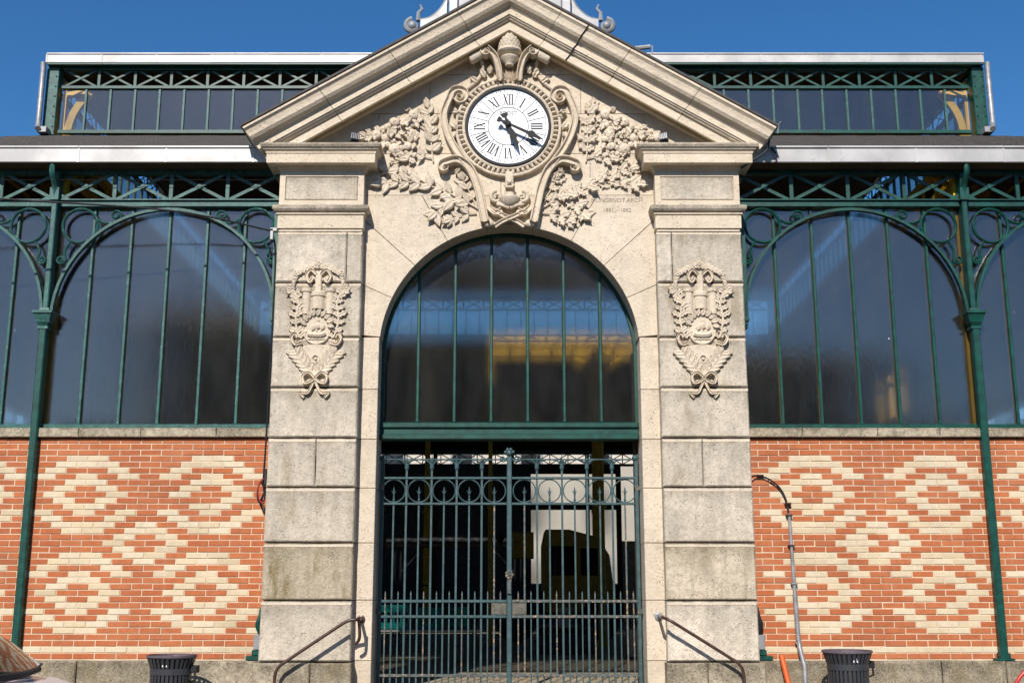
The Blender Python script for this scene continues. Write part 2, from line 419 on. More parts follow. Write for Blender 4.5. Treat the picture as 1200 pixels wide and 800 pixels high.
# backing of the joints
bk = MB()
for s in (-1, 1):
    x0, x1 = sorted((s*(PX0+0.02), s*(PX1-0.02))); bk.box(x0, x1, PY+0.05, 0.30, 0.0, 6.3)
    x0, x1 = sorted((s*(RA+0.012), s*(PX0+0.02))); bk.box(x0, x1, WY+0.03, 0.34, 0.02, 4.3)
N = 24
for i in range(N):
    a1, a2 = PI*i/N, PI*(i+1)/N
    r = RA+0.012
    q = [(r*math.cos(a1), ZC+r*math.sin(a1)), (2.0*math.cos(a1)/max(abs(math.cos(a1)), abs(math.sin(a1)))*0.85, ZC+1.9*math.sin(a1)/max(abs(math.cos(a1)), abs(math.sin(a1)))),
         (2.0*math.cos(a2)/max(abs(math.cos(a2)), abs(math.sin(a2)))*0.85, ZC+1.9*math.sin(a2)/max(abs(math.cos(a2)), abs(math.sin(a2)))), (r*math.cos(a2), ZC+r*math.sin(a2))]
    bk.prism(q, WY+0.03, 0.34)
bk.prism([(-2.55, 6.10), (2.55, 6.10), (2.55, 6.62), (0, 8.12), (-2.55, 6.62)], WY+0.032, 0.342)
bk.build('core', 'joint', portal)

def rough_block(x0, x1, z0, z1, yf, yb, name, parent, mat, c=0.012, wob=0.004):
    m = MB(); P = []
    rnd = random.Random(int(x0*1000)+int(z0*977))
    n = 5
    for i in range(n): P.append((x0+(x1-x0)*i/n, z0+(rnd.uniform(0, wob) if i else 0)))
    for i in range(n): P.append((x1-(rnd.uniform(0, wob) if i else 0), z0+(z1-z0)*i/n))
    for i in range(n): P.append((x1-(x1-x0)*i/n, z1-(rnd.uniform(0, wob) if i else 0)))
    for i in range(n): P.append((x0+(rnd.uniform(0, wob) if i else 0), z1-(z1-z0)*i/n))
    m.prism(P, yf, yb, c)
    return m.build(name, mat, parent)
for s in (-1, 1):
    pil = node('pilaster', (s*2.17, PY, 0), portal)
    for k in range(len(ZS)-1):
        z0, z1 = ZS[k]+GX, ZS[k+1]-0.010
        xa, xb = (PX0, PX1)
        yf = PY+random.uniform(-0.006, 0.006)
        if k == 0: yf -= 0.05; xa -= 0.02; xb += 0.05
        cuts = [xa, xb]
        if k == 4: cuts = [xa, 2.13, xb]
        if k == 8: cuts = [xa, 1.86, xb]
        if k == 0: cuts = [xa, 2.10, xb]
        if k in (5,6,7): pass
        for i in range(len(cuts)-1):
            x0, x1 = sorted((s*(cuts[i]+(GX*0.7 if i else 0)), s*(cuts[i+1]-(GX*0.7 if i < len(cuts)-2 else 0))))
            o = rough_block(x0, x1, z0, z1, yf, 0.30, 'stone_block', pil, 'plinth' if k == 0 else 'ashlar_stained' if k == 2 else 'ashlar', 0.014)
            if k:
                mg = MB(); mg.box(x0+0.004, x1-0.004, yf-0.0035, yf+0.02, z1-0.040, z1-0.014, 0.003); mg.build('drafted_margin', 'cornice', pil)
            if k == 2 and s > 0 and i == 0: o['label'] = 'block streaked with greenish brown stains'
    # neck, entablature block and cornice of the pilaster
    def ring(profile, mat, name, ledge=False):
        x0, x1 = sorted((s*PX0, s*PX1)); m = MB(); vs = []; fs = []
        for off, z in profile:
            vs += [(x0-off, PY-off, z), (x1+off, PY-off, z), (x1+off, 0.30, z), (x0-off, 0.30, z)]
        for i in range(len(profile)-1):
            for k in range(4):
                a = i*4+k; b = i*4+(k+1) % 4; fs.append((a, b, b+4, a+4))
        fs.append((3,2,1,0)); L = (len(profile)-1)*4; fs.append((L, L+1, L+2, L+3))
        m.add(vs, fs); return m.build(name, mat, cap)
    cap = node('capital', (s*2.17, PY, 5.62), portal)
    ring([(-0.012, 5.615), (-0.012, 5.645), (0.006, 5.648), (0.006, 5.805), (0.022, 5.812), (0.022, 5.832)], 'cornice', 'neck_band')
    ring([(0.028, 5.832), (0.045, 5.845), (0.062, 5.865), (0.066, 5.885), (0.066, 5.902), (0.050, 5.915), (0.01, 5.922)], 'ledge', 'moulding')
    # panelled frieze block: plain frame and a sunk rough panel
    x0, x1 = sorted((s*PX0, s*PX1))
    fr = MB()
    fr.box(x0, x1, PY, 0.30, 5.922, 5.985); fr.box(x0, x1, PY, 0.30, 6.275, 6.335)
    fr.box(x0, x0+0.065, PY, 0.30, 5.985, 6.275); fr.box(x1-0.065, x1, PY, 0.30, 5.985, 6.275)
    fr.box(x0+0.065, x1-0.065, PY+0.022, 0.29, 5.985, 6.275)
    fr.build('frieze_frame', 'cornice', cap)
    rough_block(x0+0.072, x1-0.072, 5.992, 6.268, PY+0.004, PY+0.03, 'frieze_panel', cap, 'ashlar', 0.008)
    ring([(0.006, 6.335), (0.010, 6.345), (0.016, 6.365), (0.034, 6.378), (0.040, 6.392)], 'cornice', 'bed_moulding')
    ring([(0.135, 6.392), (0.138, 6.398), (0.138, 6.500), (0.146, 6.505), (0.150, 6.525), (0.175, 6.545), (0.182, 6.562)], 'cornice', 'corona')
    ring([(0.190, 6.562), (0.196, 6.566), (0.208, 6.590), (0.208, 6.604), (0.195, 6.616), (0.0, 6.632)], 'ledge', 'ledge_slab')
    # jamb stones beside the opening
    for k in range(len(ZS)-2):
        z0, z1 = (0.47 if k == 0 else ZS[k])+0.002, (4.402 if k == 6 else ZS[k+1])-0.003
        if k > 6: continue
        xa, xb = sorted((s*RA, s*(PX0+0.01)))
        m = MB(); m.prism([(xa, z0), (xb, z0), (xb, z1), (xa, z1)], WY+random.uniform(-0.003, 0.003), 0.35, 0.006)
        m.build('jamb_stone', 'stone', wall_parent)
# voussoirs
ANG = [6, 24.5, 42.5, 61, 79.5, 100.5, 119, 137.5, 155.5, 174]
def outer(a):
    c, s_ = math.cos(a), math.sin(a); X, Z = PX0+0.01, 6.10-ZC
    k = min(X/abs(c) if abs(c) > 1e-6 else 1e9, Z/s_ if s_ > 1e-6 else 1e9)
    return (k*c, ZC+k*s_)
corner = math.atan2(6.10-ZC, PX0+0.01)
for i in range(len(ANG)-1):
    a1, a2 = R(ANG[i])+0.0016, R(ANG[i+1])-0.0016
    P = [(RA*math.cos(a1+(a2-a1)*k/6), ZC+RA*math.sin(a1+(a2-a1)*k/6)) for k in range(7)][::-1]
    P.append(outer(a1))
    for cc in (corner, PI-corner):
        if a1 < cc < a2: P.append(outer(cc))
    P.append(outer(a2))
    m = MB(); m.prism(P, WY+random.uniform(-0.003, 0.003), 0.35, 0.0035)
    m.build('keystone' if i == 4 else 'voussoir', 'stone', wall_parent)
# wall of the pediment in courses
tymp = node('tympanum', (0, WY, 6.1), portal)
RS = 0.59
def roofline(p): return 8.13-RS*abs(p[0])-p[1]
courses = [(6.104, 6.617), (6.623, 7.12), (7.126, 7.62), (7.626, 8.16)]
xs = [[-1.69, -1.15, -0.1, 0.95, 1.69], [-2.6, -1.55, -0.62, 0.6, 1.6, 2.6], [-1.9, -0.95, 0.85, 1.9], [-0.9, 0.02, 0.9]]
for (z0, z1), xx in zip(courses, xs):
    for i in range(len(xx)-1):
        a, b = xx[i]+0.002, xx[i+1]-0.002
        P = [(a, z0), (b, z0), (b, z1), (a, z1)]
        P = clip(P, lambda p: 8.13+RS*p[0]-p[1]); P = clip(P, lambda p: 8.13-RS*p[0]-p[1])
        if len(P) > 2:
            m = MB(); m.prism(P, WY+random.uniform(-0.002, 0.002), 0.35, 0.003); m.build('ashlar_stone', 'stone', tymp)
# raking cornice
PROF = [(-0.10, 8.10), (-0.28, 8.098), (-0.30, 8.085), (-0.36, 8.085), (-0.362, 8.195), (-0.395, 8.205), (-0.405, 8.225), (-0.42, 8.228), (-0.425, 8.245), (-0.44, 8.248), (-0.442, 8.325), (-0.455, 8.33),
        (-0.458, 8.345), (-0.475, 8.352), (-0.520, 8.375), (-0.548, 8.410), (-0.556, 8.455), (-0.568, 8.495), (-0.592, 8.52), (-0.60, 8.525), (-0.60, 8.555), (-0.56, 8.575), (-0.10, 8.60)]
for s in (-1, 1):
    rk = node('raking_cornice', (s*1.5, -0.4, 7.4), portal)
    J = [0.0, 0.62, 1.42, 2.22, 3.06]
    for i in range(4):
        vs = []; fs = []; n = len(PROF)
        for e, xj in enumerate((J[i]+(0.003 if i else 0.0), J[i+1]-(0.003 if i < 3 else 0))):
            for y, v in PROF:
                k = 0.0 if xj == 0 else 0.55
                x = xj-(8.57-v)*k*(1 if e or i else 1)
                x = max(x, 0.0)
                vs.append((s*x, y, v-RS*x))
        for k in range(n):
            k2 = (k+1) % n
            q = (k, k2, n+k2, n+k); fs.append(q if s < 0 else q[::-1])
        fs.append(tuple(range(n)) if s > 0 else tuple(reversed(range(n)))); fs.append(tuple(reversed(range(n, 2*n))) if s > 0 else tuple(range(n, 2*n)))
        MB().add(vs, fs).build('cornice_stone', 'cornice', rk)
    dm = MB(); vs = []
    for x in (0.0, 2.62):
        for y, v in ((-0.352, 8.083), (-0.352, 8.070), (-0.300, 8.060), (-0.262, 8.068), (-0.262, 8.093)): vs.append((s*x, y, v-RS*x))
    fs = [(i, (i+1) % 5, 5+(i+1) % 5, 5+i) for i in range(5)]+[(4,3,2,1,0), (5,6,7,8,9)]
    if s < 0: fs = [f[::-1] for f in fs]
    dm.add(vs, fs).build('drip_moulding', 'mossy', rk)
    zf = MB(); vs = []
    for x in (0.0, 3.07):
        for y, v in ((-0.615, 8.565), (-0.615, 8.595), (1.2, 8.64), (1.2, 8.605)): vs.append((s*x, y, v-RS*x))
    fs = [(0,1,5,4),(1,2,6,5),(2,3,7,6),(3,0,4,7),(3,2,1,0),(4,5,6,7)]
    if s > 0: fs = [f[::-1] for f in fs]
    zf.add(vs, fs).build('zinc_flashing', 'slate', rk)

# --- arched window of the portal
aw = node('arch_window', (0, 0.2, 3.26), portal)
GY = 0.20
def arch_z(x): return ZC+math.sqrt(max(0.0, (RA-0.01)**2-x*x))
PW = 2*RA/7
for i in range(7):
    x0 = -RA+PW*i+0.008; x1 = -RA+PW*(i+1)-0.008
    P = [(x0, 3.46), (x1, 3.46)]+[(x1+(x0-x1)*k/6, max(3.47, arch_z(x1+(x0-x1)*k/6))) for k in range(7)]
    m = MB(); m.prism(P, GY-0.004, GY+0.004); o = m.build('glass_pane', 'glass', aw); o.rotation_euler = (random.uniform(-.003, .003), 0, random.uniform(-.012, .012))
for i in range(1, 7):
    x = -RA+PW*i
    m = MB(); m.box(x-0.018, x+0.018, GY-0.035, GY+0.03, 3.47, arch_z(x)-0.005, 0.008); m.build('glazing_bar', 'green', aw)
m = MB()
pts = [(-RA+0.02, GY, 3.3)]+[((RA-0.02)*math.cos(PI-PI*k/40), GY, ZC+(RA-0.02)*math.sin(PI*k/40)) for k in range(41)]+[(RA-0.02, GY, 3.3)]
for a, b in zip(pts[:-1], pts[1:]): m.bar(a, b, 0.036, 0.07)
m.build('arch_frame', 'green', aw)
m = MB(); m.box(-RA+0.006, RA-0.006, 0.10, 0.27, 3.395, 3.46, 0.012); m.box(-RA+0.006, RA-0.006, 0.13, 0.26, 3.325, 3.395); m.box(-RA+0.006, RA-0.006, 0.09, 0.27, 3.262, 3.325, 0.01)
m.build('transom', 'green', aw)
m = MB(); m.box(RA-0.055, RA-0.012, 0.30, 0.36, 0.5, 4.3); m.build('inner_post', 'wood', aw)

# ------------------------------------------------------------------ carving
def leaf_mesh(name, w, curl, lobes=0, n=7):
    m = MB(); vs = []; fs = []
    for i in range(n+1):
        t = i/n
        hw = w*math.sin(PI*min(1, t**0.75*0.97+0.02))
        if lobes: hw *= 1+0.33*math.sin(t*PI*2*lobes)
        y = -curl*math.sin(PI*t*0.9)
        vs += [(-hw, y*0.2, t), (-hw*0.55, y*1.15-0.045, t), (0, y*0.7+0.01, t), (hw*0.55, y*1.15-0.045, t), (hw, y*0.2, t)]
    for i in range(n):
        for k in range(4):
            a = i*5+k; fs.append((a, a+1, a+6, a+5))
    # closed underside skirt so the leaf is a solid swelling out of the wall
    b = len(vs)
    for i in range(n+1):
        vs += [(vs[i*5][0], 0.16, vs[i*5][2]), (vs[i*5+4][0], 0.16, vs[i*5+4][2])]
    for i in range(n):
        fs.append((i*5, (i+1)*5, b+(i+1)*2, b+i*2)); fs.append((i*5+4, b+i*2+1, b+(i+1)*2+1, (i+1)*5+4))
    m.add(vs, fs); return m.mesh(name, 'stone', True)
LEAF = [leaf_mesh('leaf', 0.29, 0.11), leaf_mesh('leaf', 0.33, 0.15), leaf_mesh('leaf', 0.26, 0.08)]
OAK = [leaf_mesh('leaf', 0.29, 0.12, 2, 12), leaf_mesh('leaf', 0.33, 0.16, 2, 12), leaf_mesh('leaf', 0.28, 0.1, 3, 14)]
def fruit_mesh():
    m = MB(); m.ball((0,0,0), 1.0, 10, 7); m.ball((0.15,-0.95,0.1), 0.22, 6, 4); return m.mesh('fruit', 'stone', True)
FRUIT = fruit_mesh()
def flower_mesh():
    m = MB()
    for k in range(5):
        t = 2*PI*k/5; m.ball((0.62*math.cos(t), -0.1, 0.62*math.sin(t)), 0.48, 7, 5, (1, 0.6, 1))
    m.ball((0, -0.3, 0), 0.33, 7, 5); return m.mesh('flower', 'stone', True)
FLOWER = flower_mesh()
def mir(p, s): return Vector((p[0]*s, p[1], p[2]))
def pt(px, py, s, Y=WY-0.012):
    p = at(px+2.6, py, Y); p.x *= (1 if s < 0 else -1); return p
def polyline(P, n):
    """smooth sampling of a polyline (Catmull-Rom)"""
    P = [Vector(p) for p in P]; out = []
    for i in range(len(P)-1):
        a = P[max(0, i-1)]; b = P[i]; c = P[i+1]; d = P[min(len(P)-1, i+2)]
        for k in range(n):
            t = k/n
            out.append(0.5*((2*b)+(c-a)*t+(2*a-5*b+4*c-d)*t*t+(3*b-a-3*c+d)*t**3))
    out.append(P[-1]); return out
def strap(name, pts, w, d, parent, mat='stone', taper=None, rim=True):
    """carved band following pts on the wall, w wide and standing d proud, with raised rims and a sunk middle"""
    m = MB(); n = len(pts); prof = [(-1, 0.5), (-1, -0.85), (-0.86, -1.0), (-0.66, -1.0), (-0.5, -0.62), (0, -0.5), (0.5, -0.62), (0.66, -1.0), (0.86, -1.0), (1, -0.85), (1, 0.5)]
    vs = []; fs = []; K = len(prof)
    for i, p in enumerate(pts):
        a = pts[max(0, i-1)]; b = pts[min(n-1, i+1)]; u = (b-a); u.y = 0
        u = u.normalized(); nn = Vector((-u.z, 0, u.x)); ww = w*(taper(i/(n-1)) if taper else 1)/2
        for q, h in prof: vs.append(p+nn*(q*ww)+Vector((0, h*d*(0.6+0.4*(taper(i/(n-1)) if taper else 1)), 0)))
    for i in range(n-1):
        for k in range(K-1):
            a = i*K+k; fs.append((a, a+1, a+K+1, a+K))
    fs.append(tuple(range(K))); fs.append(tuple(reversed(range((n-1)*K, n*K))))
    m.add(vs, fs); return m.build(name, mat, parent, True)
def spiral(c, r0, r1, a0, turns, n=26):
    return [Vector((c[0]+(r0+(r1-r0)*k/n)*math.cos(a0+turns*2*PI*k/n), c[1], c[2]+(r0+(r1-r0)*k/n)*math.sin(a0+turns*2*PI*k/n))) for k in range(n+1)]
def leafed(parent, px_pts, s, ll, step, meshes, spread=0.75, Y=WY-0.012, both=True, stem=0.010):
    pts = polyline([pt(x, y, s, Y) for x, y in px_pts], 6)
    sm = MB(); sm.tube([p+Vector((0, -0.012, 0)) for p in pts], [stem*(1-0.5*i/len(pts)) for i in range(len(pts))], 6)
    o = sm.build('branch', 'stone', parent, True)
    acc = 0; side = 1
    for a, b in zip(pts[:-1], pts[1:]):
        acc += (b-a).length
        if acc >= step:
            acc = 0; d = (b-a).normalized(); ang = math.atan2(d.x, d.z)
            for sd in ((1, -1) if both else (side,)):
                r = random.Random(int(b.x*997+b.z*3331+sd*17))
                sc = ll*r.uniform(0.8, 1.2)
                inst('leaf', r.choice(meshes), o if False else parent, b+Vector((0, -0.012-r.uniform(0, 0.018), 0)),
                     (r.uniform(-0.05, 0.18), ang+sd*(spread+r.uniform(-0.3, 0.3)), r.uniform(-0.3, 0.3)), (sc, sc*0.44, sc))
            side = -side
    d = (pts[-1]-pts[-2]).normalized()
    inst('leaf', meshes[0], parent, pts[-1]+Vector((0, -0.03, 0)), (0.12, math.atan2(d.x, d.z), 0), ll)
for s in (-1, 1):
    side = 'left' if s < 0 else 'right'
    meshes = LEAF if s < 0 else OAK
    fol = node('foliage_relief', pt(500, 200, s), portal, 'carved laurel sprays' if s < 0 else 'carved oak sprays')
    leafed(fol, [(558, 245), (533, 231), (512, 222), (493, 216), (468, 213), (446, 216)], s, 0.147, 0.105, meshes)
    leafed(fol, [(538, 234), (522, 238), (509, 250)], s, 0.151, 0.101, meshes)
    leafed(fol, [(505, 190), (503, 170), (503, 150), (499, 128)], s, 0.139, 0.101, meshes)
    leafed(fol, [(505, 186), (492, 184), (476, 187)], s, 0.126, 0.092, meshes)
    leafed(fol, [(556, 243), (549, 228), (540, 212)], s, 0.134, 0.101, meshes)
    leafed(fol, [(497, 215), (478, 204), (452, 199)], s, 0.122, 0.101, meshes)
    leafed(fol, [(556, 250), (540, 252), (526, 258)], s, 0.126, 0.092, meshes)
    leafed(fol, [(500, 134), (488, 140), (480, 152)], s, 0.101, 0.084, meshes)
    leafed(fol, [(452, 150), (436, 154), (416, 162)], s, 0.092, 0.076, meshes)
    # fruit heap
    gar = node('fruit_garland', pt(450, 160, s), portal, 'carved heap of fruit and flowers')
    rr = random.Random(5)
    C = []
    tries = 0
    while len(C) < 46 and tries < 4000:
        tries += 1
        x = rr.uniform(420, 484); y = rr.uniform(134, 190)
        lim_top = 160-(x-415)*0.52+5                   # stays below the cornice
        if y < lim_top or y > 165+max(0, (x-445))*1.0: continue
        if x < 452 and y > 163: continue
        r = rr.choice((2.2, 3.0, 3.6, 4.5, 5.5, 6.5))*rr.uniform(0.9, 1.1)
        if any((x-a)**2+(y-b)**2 < ((r+c)*0.80)**2 for a, b, c in C): continue
        C.append((x, y, r))
    for x, y, r in C:
        me = FLOWER if rr.random() < 0.3 else FRUIT
        inst('flower' if me is FLOWER else 'fruit', me, gar, pt(x, y, s)+Vector((0, -0.012-rr.uniform(0, .018), 0)), (rr.uniform(-.4, .4), rr.uniform(0, 6), rr.uniform(-.4, .4)), (r*0.0105, r*0.0062, r*0.0098))
    gp = MB()
    for k in range(46):
        x = 465+rr.gauss(0, 5.0); y = 183+rr.gauss(0, 4.5)
        gp.ball(pt(x, y, s)+Vector((0, -0.018-0.02*rr.random(), 0)), 0.017, 7, 5)
    gp.build('grape_bunch', 'stone', gar, True)
    for k in range(26):
        x = rr.uniform(420, 486); y = max(136, 160-(x-415)*0.50+6)+rr.uniform(0, 40)*(x-415)/70
        sc = rr.uniform(0.08, 0.125)
        inst('leaf', rr.choice(meshes), gar, pt(x, y, s)+Vector((0, -0.035, 0)), (0.2, rr.uniform(0, 6.28), rr.uniform(-.4, .4)), (sc, sc*0.6, sc))
    # curling tendrils
    tn = MB()
    for (x, y, a0, L) in ((488, 132, 0, 5), (474, 128, 1, 5), (497, 118, 2, 4), (508, 140, 0.5, 5), (484, 146, 2.5, 4)):
        c = pt(x, y, s); c.y -= 0.012
        sp = spiral((c.x, c.y, c.z), 0.035, 0.008, a0, 1.3*(-s), 18)
        end = pt(505, 160, s); mid = (sp[0]+end)/2+Vector((0.03*s, 0, 0.03))
        tn.tube(polyline([end, mid, sp[0]], 5)+sp[1:], 0.008, 5)
    tn.build('tendril', 'stone', gar, True)
    # C-scroll straps of the cartouche
    car = node('cartouche', pt(540, 170, s), portal)
    f = -1 if s > 0 else 1
    v = pt(536, 115, s); 
    vol = spiral((v.x, v.y-0.02, v.z), 0.105, 0.022, (PI if s < 0 else 0), (-1.55 if s < 0 else 1.55), 34)[::-1]
    low = polyline([vol[-1], pt(518, 135, s)+Vector((0, -0.02, 0)), pt(521, 155, s)+Vector((0, -0.02, 0)), pt(531, 176, s)+Vector((0, -0.02, 0)), pt(548, 199, s)+Vector((0, -0.02, 0))], 7)
    strap('upper_scroll', vol+low[1:], 0.085, 0.075, car, taper=lambda t: min(1.0, 0.35+t*1.3))
    v = pt(519, 198, s)
    vol = spiral((v.x, v.y-0.03, v.z), 0.055, 0.02, (PI/2), (0.8 if s < 0 else -0.8), 18)[::-1]
    low = polyline([vol[-1], pt(534, 190, s)+Vector((0, -.03, 0)), pt(548, 200, s)+Vector((0, -.03, 0)), pt(557, 220, s)+Vector((0, -.03, 0)), pt(562, 242, s)+Vector((0, -.03, 0)), pt(566, 262, s)+Vector((0, -.03, 0))], 7)
    strap('lower_scroll', vol+low[1:], 0.10, 0.085, car, taper=lambda t: min(1.0, 0.4+t*1.6))
    # top consoles with rolled ends
    v = pt(567, 67, s)
    vol = spiral((v.x, v.y-0.10, v.z), 0.045, 0.012, (PI*0.5), (1.25 if s < 0 else -1.25), 22)[::-1]
    low = polyline([vol[-1], pt(577, 72, s)+Vector((0, -.09, 0)), pt(582, 86, s)+Vector((0, -.06, 0)), pt(583, 98, s)+Vector((0, -.03, 0))], 7)
    strap('console', vol+low[1:], 0.075, 0.10, car, taper=lambda t: min(1.0, 0.5+t*1.0))
    a = pt(566, 65, s)+Vector((0, -0.12, 0)); b = pt(548, 76, s)+Vector((0, -0.12, 0))
    m = MB(); m.tube([a, a+(b-a)*0.08, a+(b-a)*0.5, a+(b-a)*0.93, b], [0.045, 0.062, 0.066, 0.066, 0.058], 14)
    m.build('rolled_end', 'stone', car, True)
    m = MB()
    st = pt(566, 82, s); m.tube(polyline([pt(562, 74, s)+Vector((0, -.07, 0)), pt(563, 84, s)+Vector((0, -.03, 0)), pt(556, 96, s)+Vector((0, -.02, 0)), pt(543, 106, s)+Vector((0, -.02, 0))], 6), [0.02]*18+[0.012], 7)
    m.build('acanthus_stalk', 'stone', car, True)
    for (x, y, a, L) in ((566, 92, -0.5, 0.12), (557, 98, -0.9, 0.12), (571, 88, 0.2, 0.11), (527, 145, 2.6, 0.12), (528, 132, 1.9, 0.10), (530, 155, 3.2, 0.11), (548, 208, 0.4, 0.12), (541, 212, -0.2, 0.11), (531, 205, 0.8, 0.10), (553, 222, 0.2, 0.12), (532, 140, 0.9, 0.09)):
        inst('acanthus_leaf', meshes[1], car, pt(x, y, s)+Vector((0, -0.03, 0)), (0.25, a*(1 if s < 0 else -1), 0.2*s), L)
# pine cone finial
fin = node('finial', (0, WY-0.1, 7.55), portal)
pc = at(597, 62, WY-0.12); pc.x = 0
cone = MB(); H = 0.30
prof = [(0.10, 0.0), (0.125, 0.03), (0.128, 0.08), (0.118, 0.14), (0.095, 0.20), (0.060, 0.26), (0.025, 0.29), (0.006, 0.30)]
cone.lathe(prof, (0, pc.y, pc.z), 20); cone.build('cone', 'stone', fin, True)
scl = MB(); scl.ball((0, 0, 0), 1, 6, 4, (1, .5, 1)); sm = scl.mesh('scale', 'stone', True)
for r_ in range(7):
    zz = 0.025+r_*0.038; rad = 0.128 if r_ < 3 else (0.118, 0.103, 0.08, 0.05)[r_-3]
    for k in range(9):
        t = PI+PI*(k+0.5*(r_ % 2))/9.0
        inst('scale', sm, fin, (rad*math.cos(t), pc.y+rad*math.sin(t), pc.z+zz), (0.2, 0, t+PI/2), (0.024*(0.6+rad*3), 0.016, 0.030))
m = MB(); m.lathe([(0.05, -0.17), (0.055, -0.14), (0.105, -0.10), (0.115, -0.075), (0.10, -0.06), (0.075, -0.05), (0.135, -0.022), (0.15, 0.0), (0.14, 0.03), (0.11, 0.035)], (0, pc.y, pc.z), 22)
m.build('cup', 'stone', fin, True)
sh = node('shell', at(597, 97, WY-0.03), portal)
for k in range(9):
    a = (k-4)*0.30
    inst('shell_rib', LEAF[2], sh, at(597, 97, WY-0.035)+Vector((0, -0.02, 0)), (0.16, a, 0), (0.10, 0.22, 0.155))
# egg moulding round the clock
CC = Vector((-0.015, -0.20, 6.936))
eg = node('egg_moulding', (CC.x, WY, CC.z-0.6), portal)
m = MB()
for rr_, d_ in ((0.525, 0.020), (0.612, 0.018)):
    m.tube([(CC.x+rr_*math.cos(2*PI*k/72), WY-0.055, CC.z+rr_*math.sin(2*PI*k/72)) for k in range(72)], d_, 8, closed=True)
m.build('ring', 'stone', eg, True)
m = MB(); m.ball((0, 0, 0), 1, 8, 6, (0.55, 0.9, 1)); egm = m.mesh('egg', 'stone', True)
for k in range(60):
    t = 2*PI*k/60
    inst('egg', egm, eg, (CC.x+0.568*math.cos(t), WY-0.045, CC.z+0.568*math.sin(t)), (0, -t+PI/2, 0), 0.042)
m = MB()
P = [(CC.x+0.63*math.cos(2*PI*k/64), CC.z+0.63*math.sin(2*PI*k/64)) for k in range(64)]
m.prism(P, WY-0.03, WY+0.01, 0.008); m.build('clock_seat', 'stone', eg)
# pendant below the clock
pd = node('pendant', at(597, 225, WY-0.05), portal)
m = MB()
for s in (-1, 1):
    c = at(597+s*15, 231, WY-0.06)
    m.tube(spiral((c.x, c.y, c.z), 0.075, 0.015, PI/2, -1.4*s, 26), [0.028-0.012*k/26 for k in range(27)], 8)
    m.tube(polyline([at(597+s*14, 239, WY-.06), at(597+s*8, 240, WY-.08), at(597, 243, WY-.09)], 5), 0.03, 8)
m.build('volute', 'stone', pd, True)
m = MB(); m.lathe([(0.02, -0.09), (0.07, -0.07), (0.12, -0.01), (0.13, 0.03), (0.10, 0.05), (0.06, 0.07), (0.06, 0.10)], at(597, 236, WY-0.06), 16); m.build('bowl', 'stone', pd, True)
c = at(597, 215, WY-0.04)
m = MB(); m.box(c.x-0.05, c.x+0.05, c.y-0.045, WY, c.z-0.05, c.z+0.14, 0.02); m.tube([(c.x-0.055, c.y-0.04, c.z-0.03), (c.x-0.03, c.y-0.05, c.z-0.06), (c.x+0.03, c.y-0.05, c.z-0.06), (c.x+0.055, c.y-0.04, c.z-0.03)], 0.016, 7)
m.ball((c.x, c.y-0.045, c.z), 0.028, 8, 5); m.build('drop', 'stone', pd, True)
for s in (-1, 1):
    strap('crossed_ribbon', polyline([at(597+s*20, 246, WY-.03), at(597+s*8, 253, WY-.05), at(597-s*8, 260, WY-.04-0.01*s), at(597-s*17, 266, WY-.03)], 6), 0.055, 0.045, pd)
    strap('leaf_ribbon', polyline([at(597+s*25, 243, WY-.02), at(597+s*17, 250, WY-.04), at(597+s*9, 247, WY-.03)], 6), 0.07, 0.05, pd)
    c = at(597+s*24, 262, WY-.03); m = MB(); m.ball(c, 0.06, 10, 6, (1, 0.7, 0.8)); m.build('knot', 'stone', pd, True)
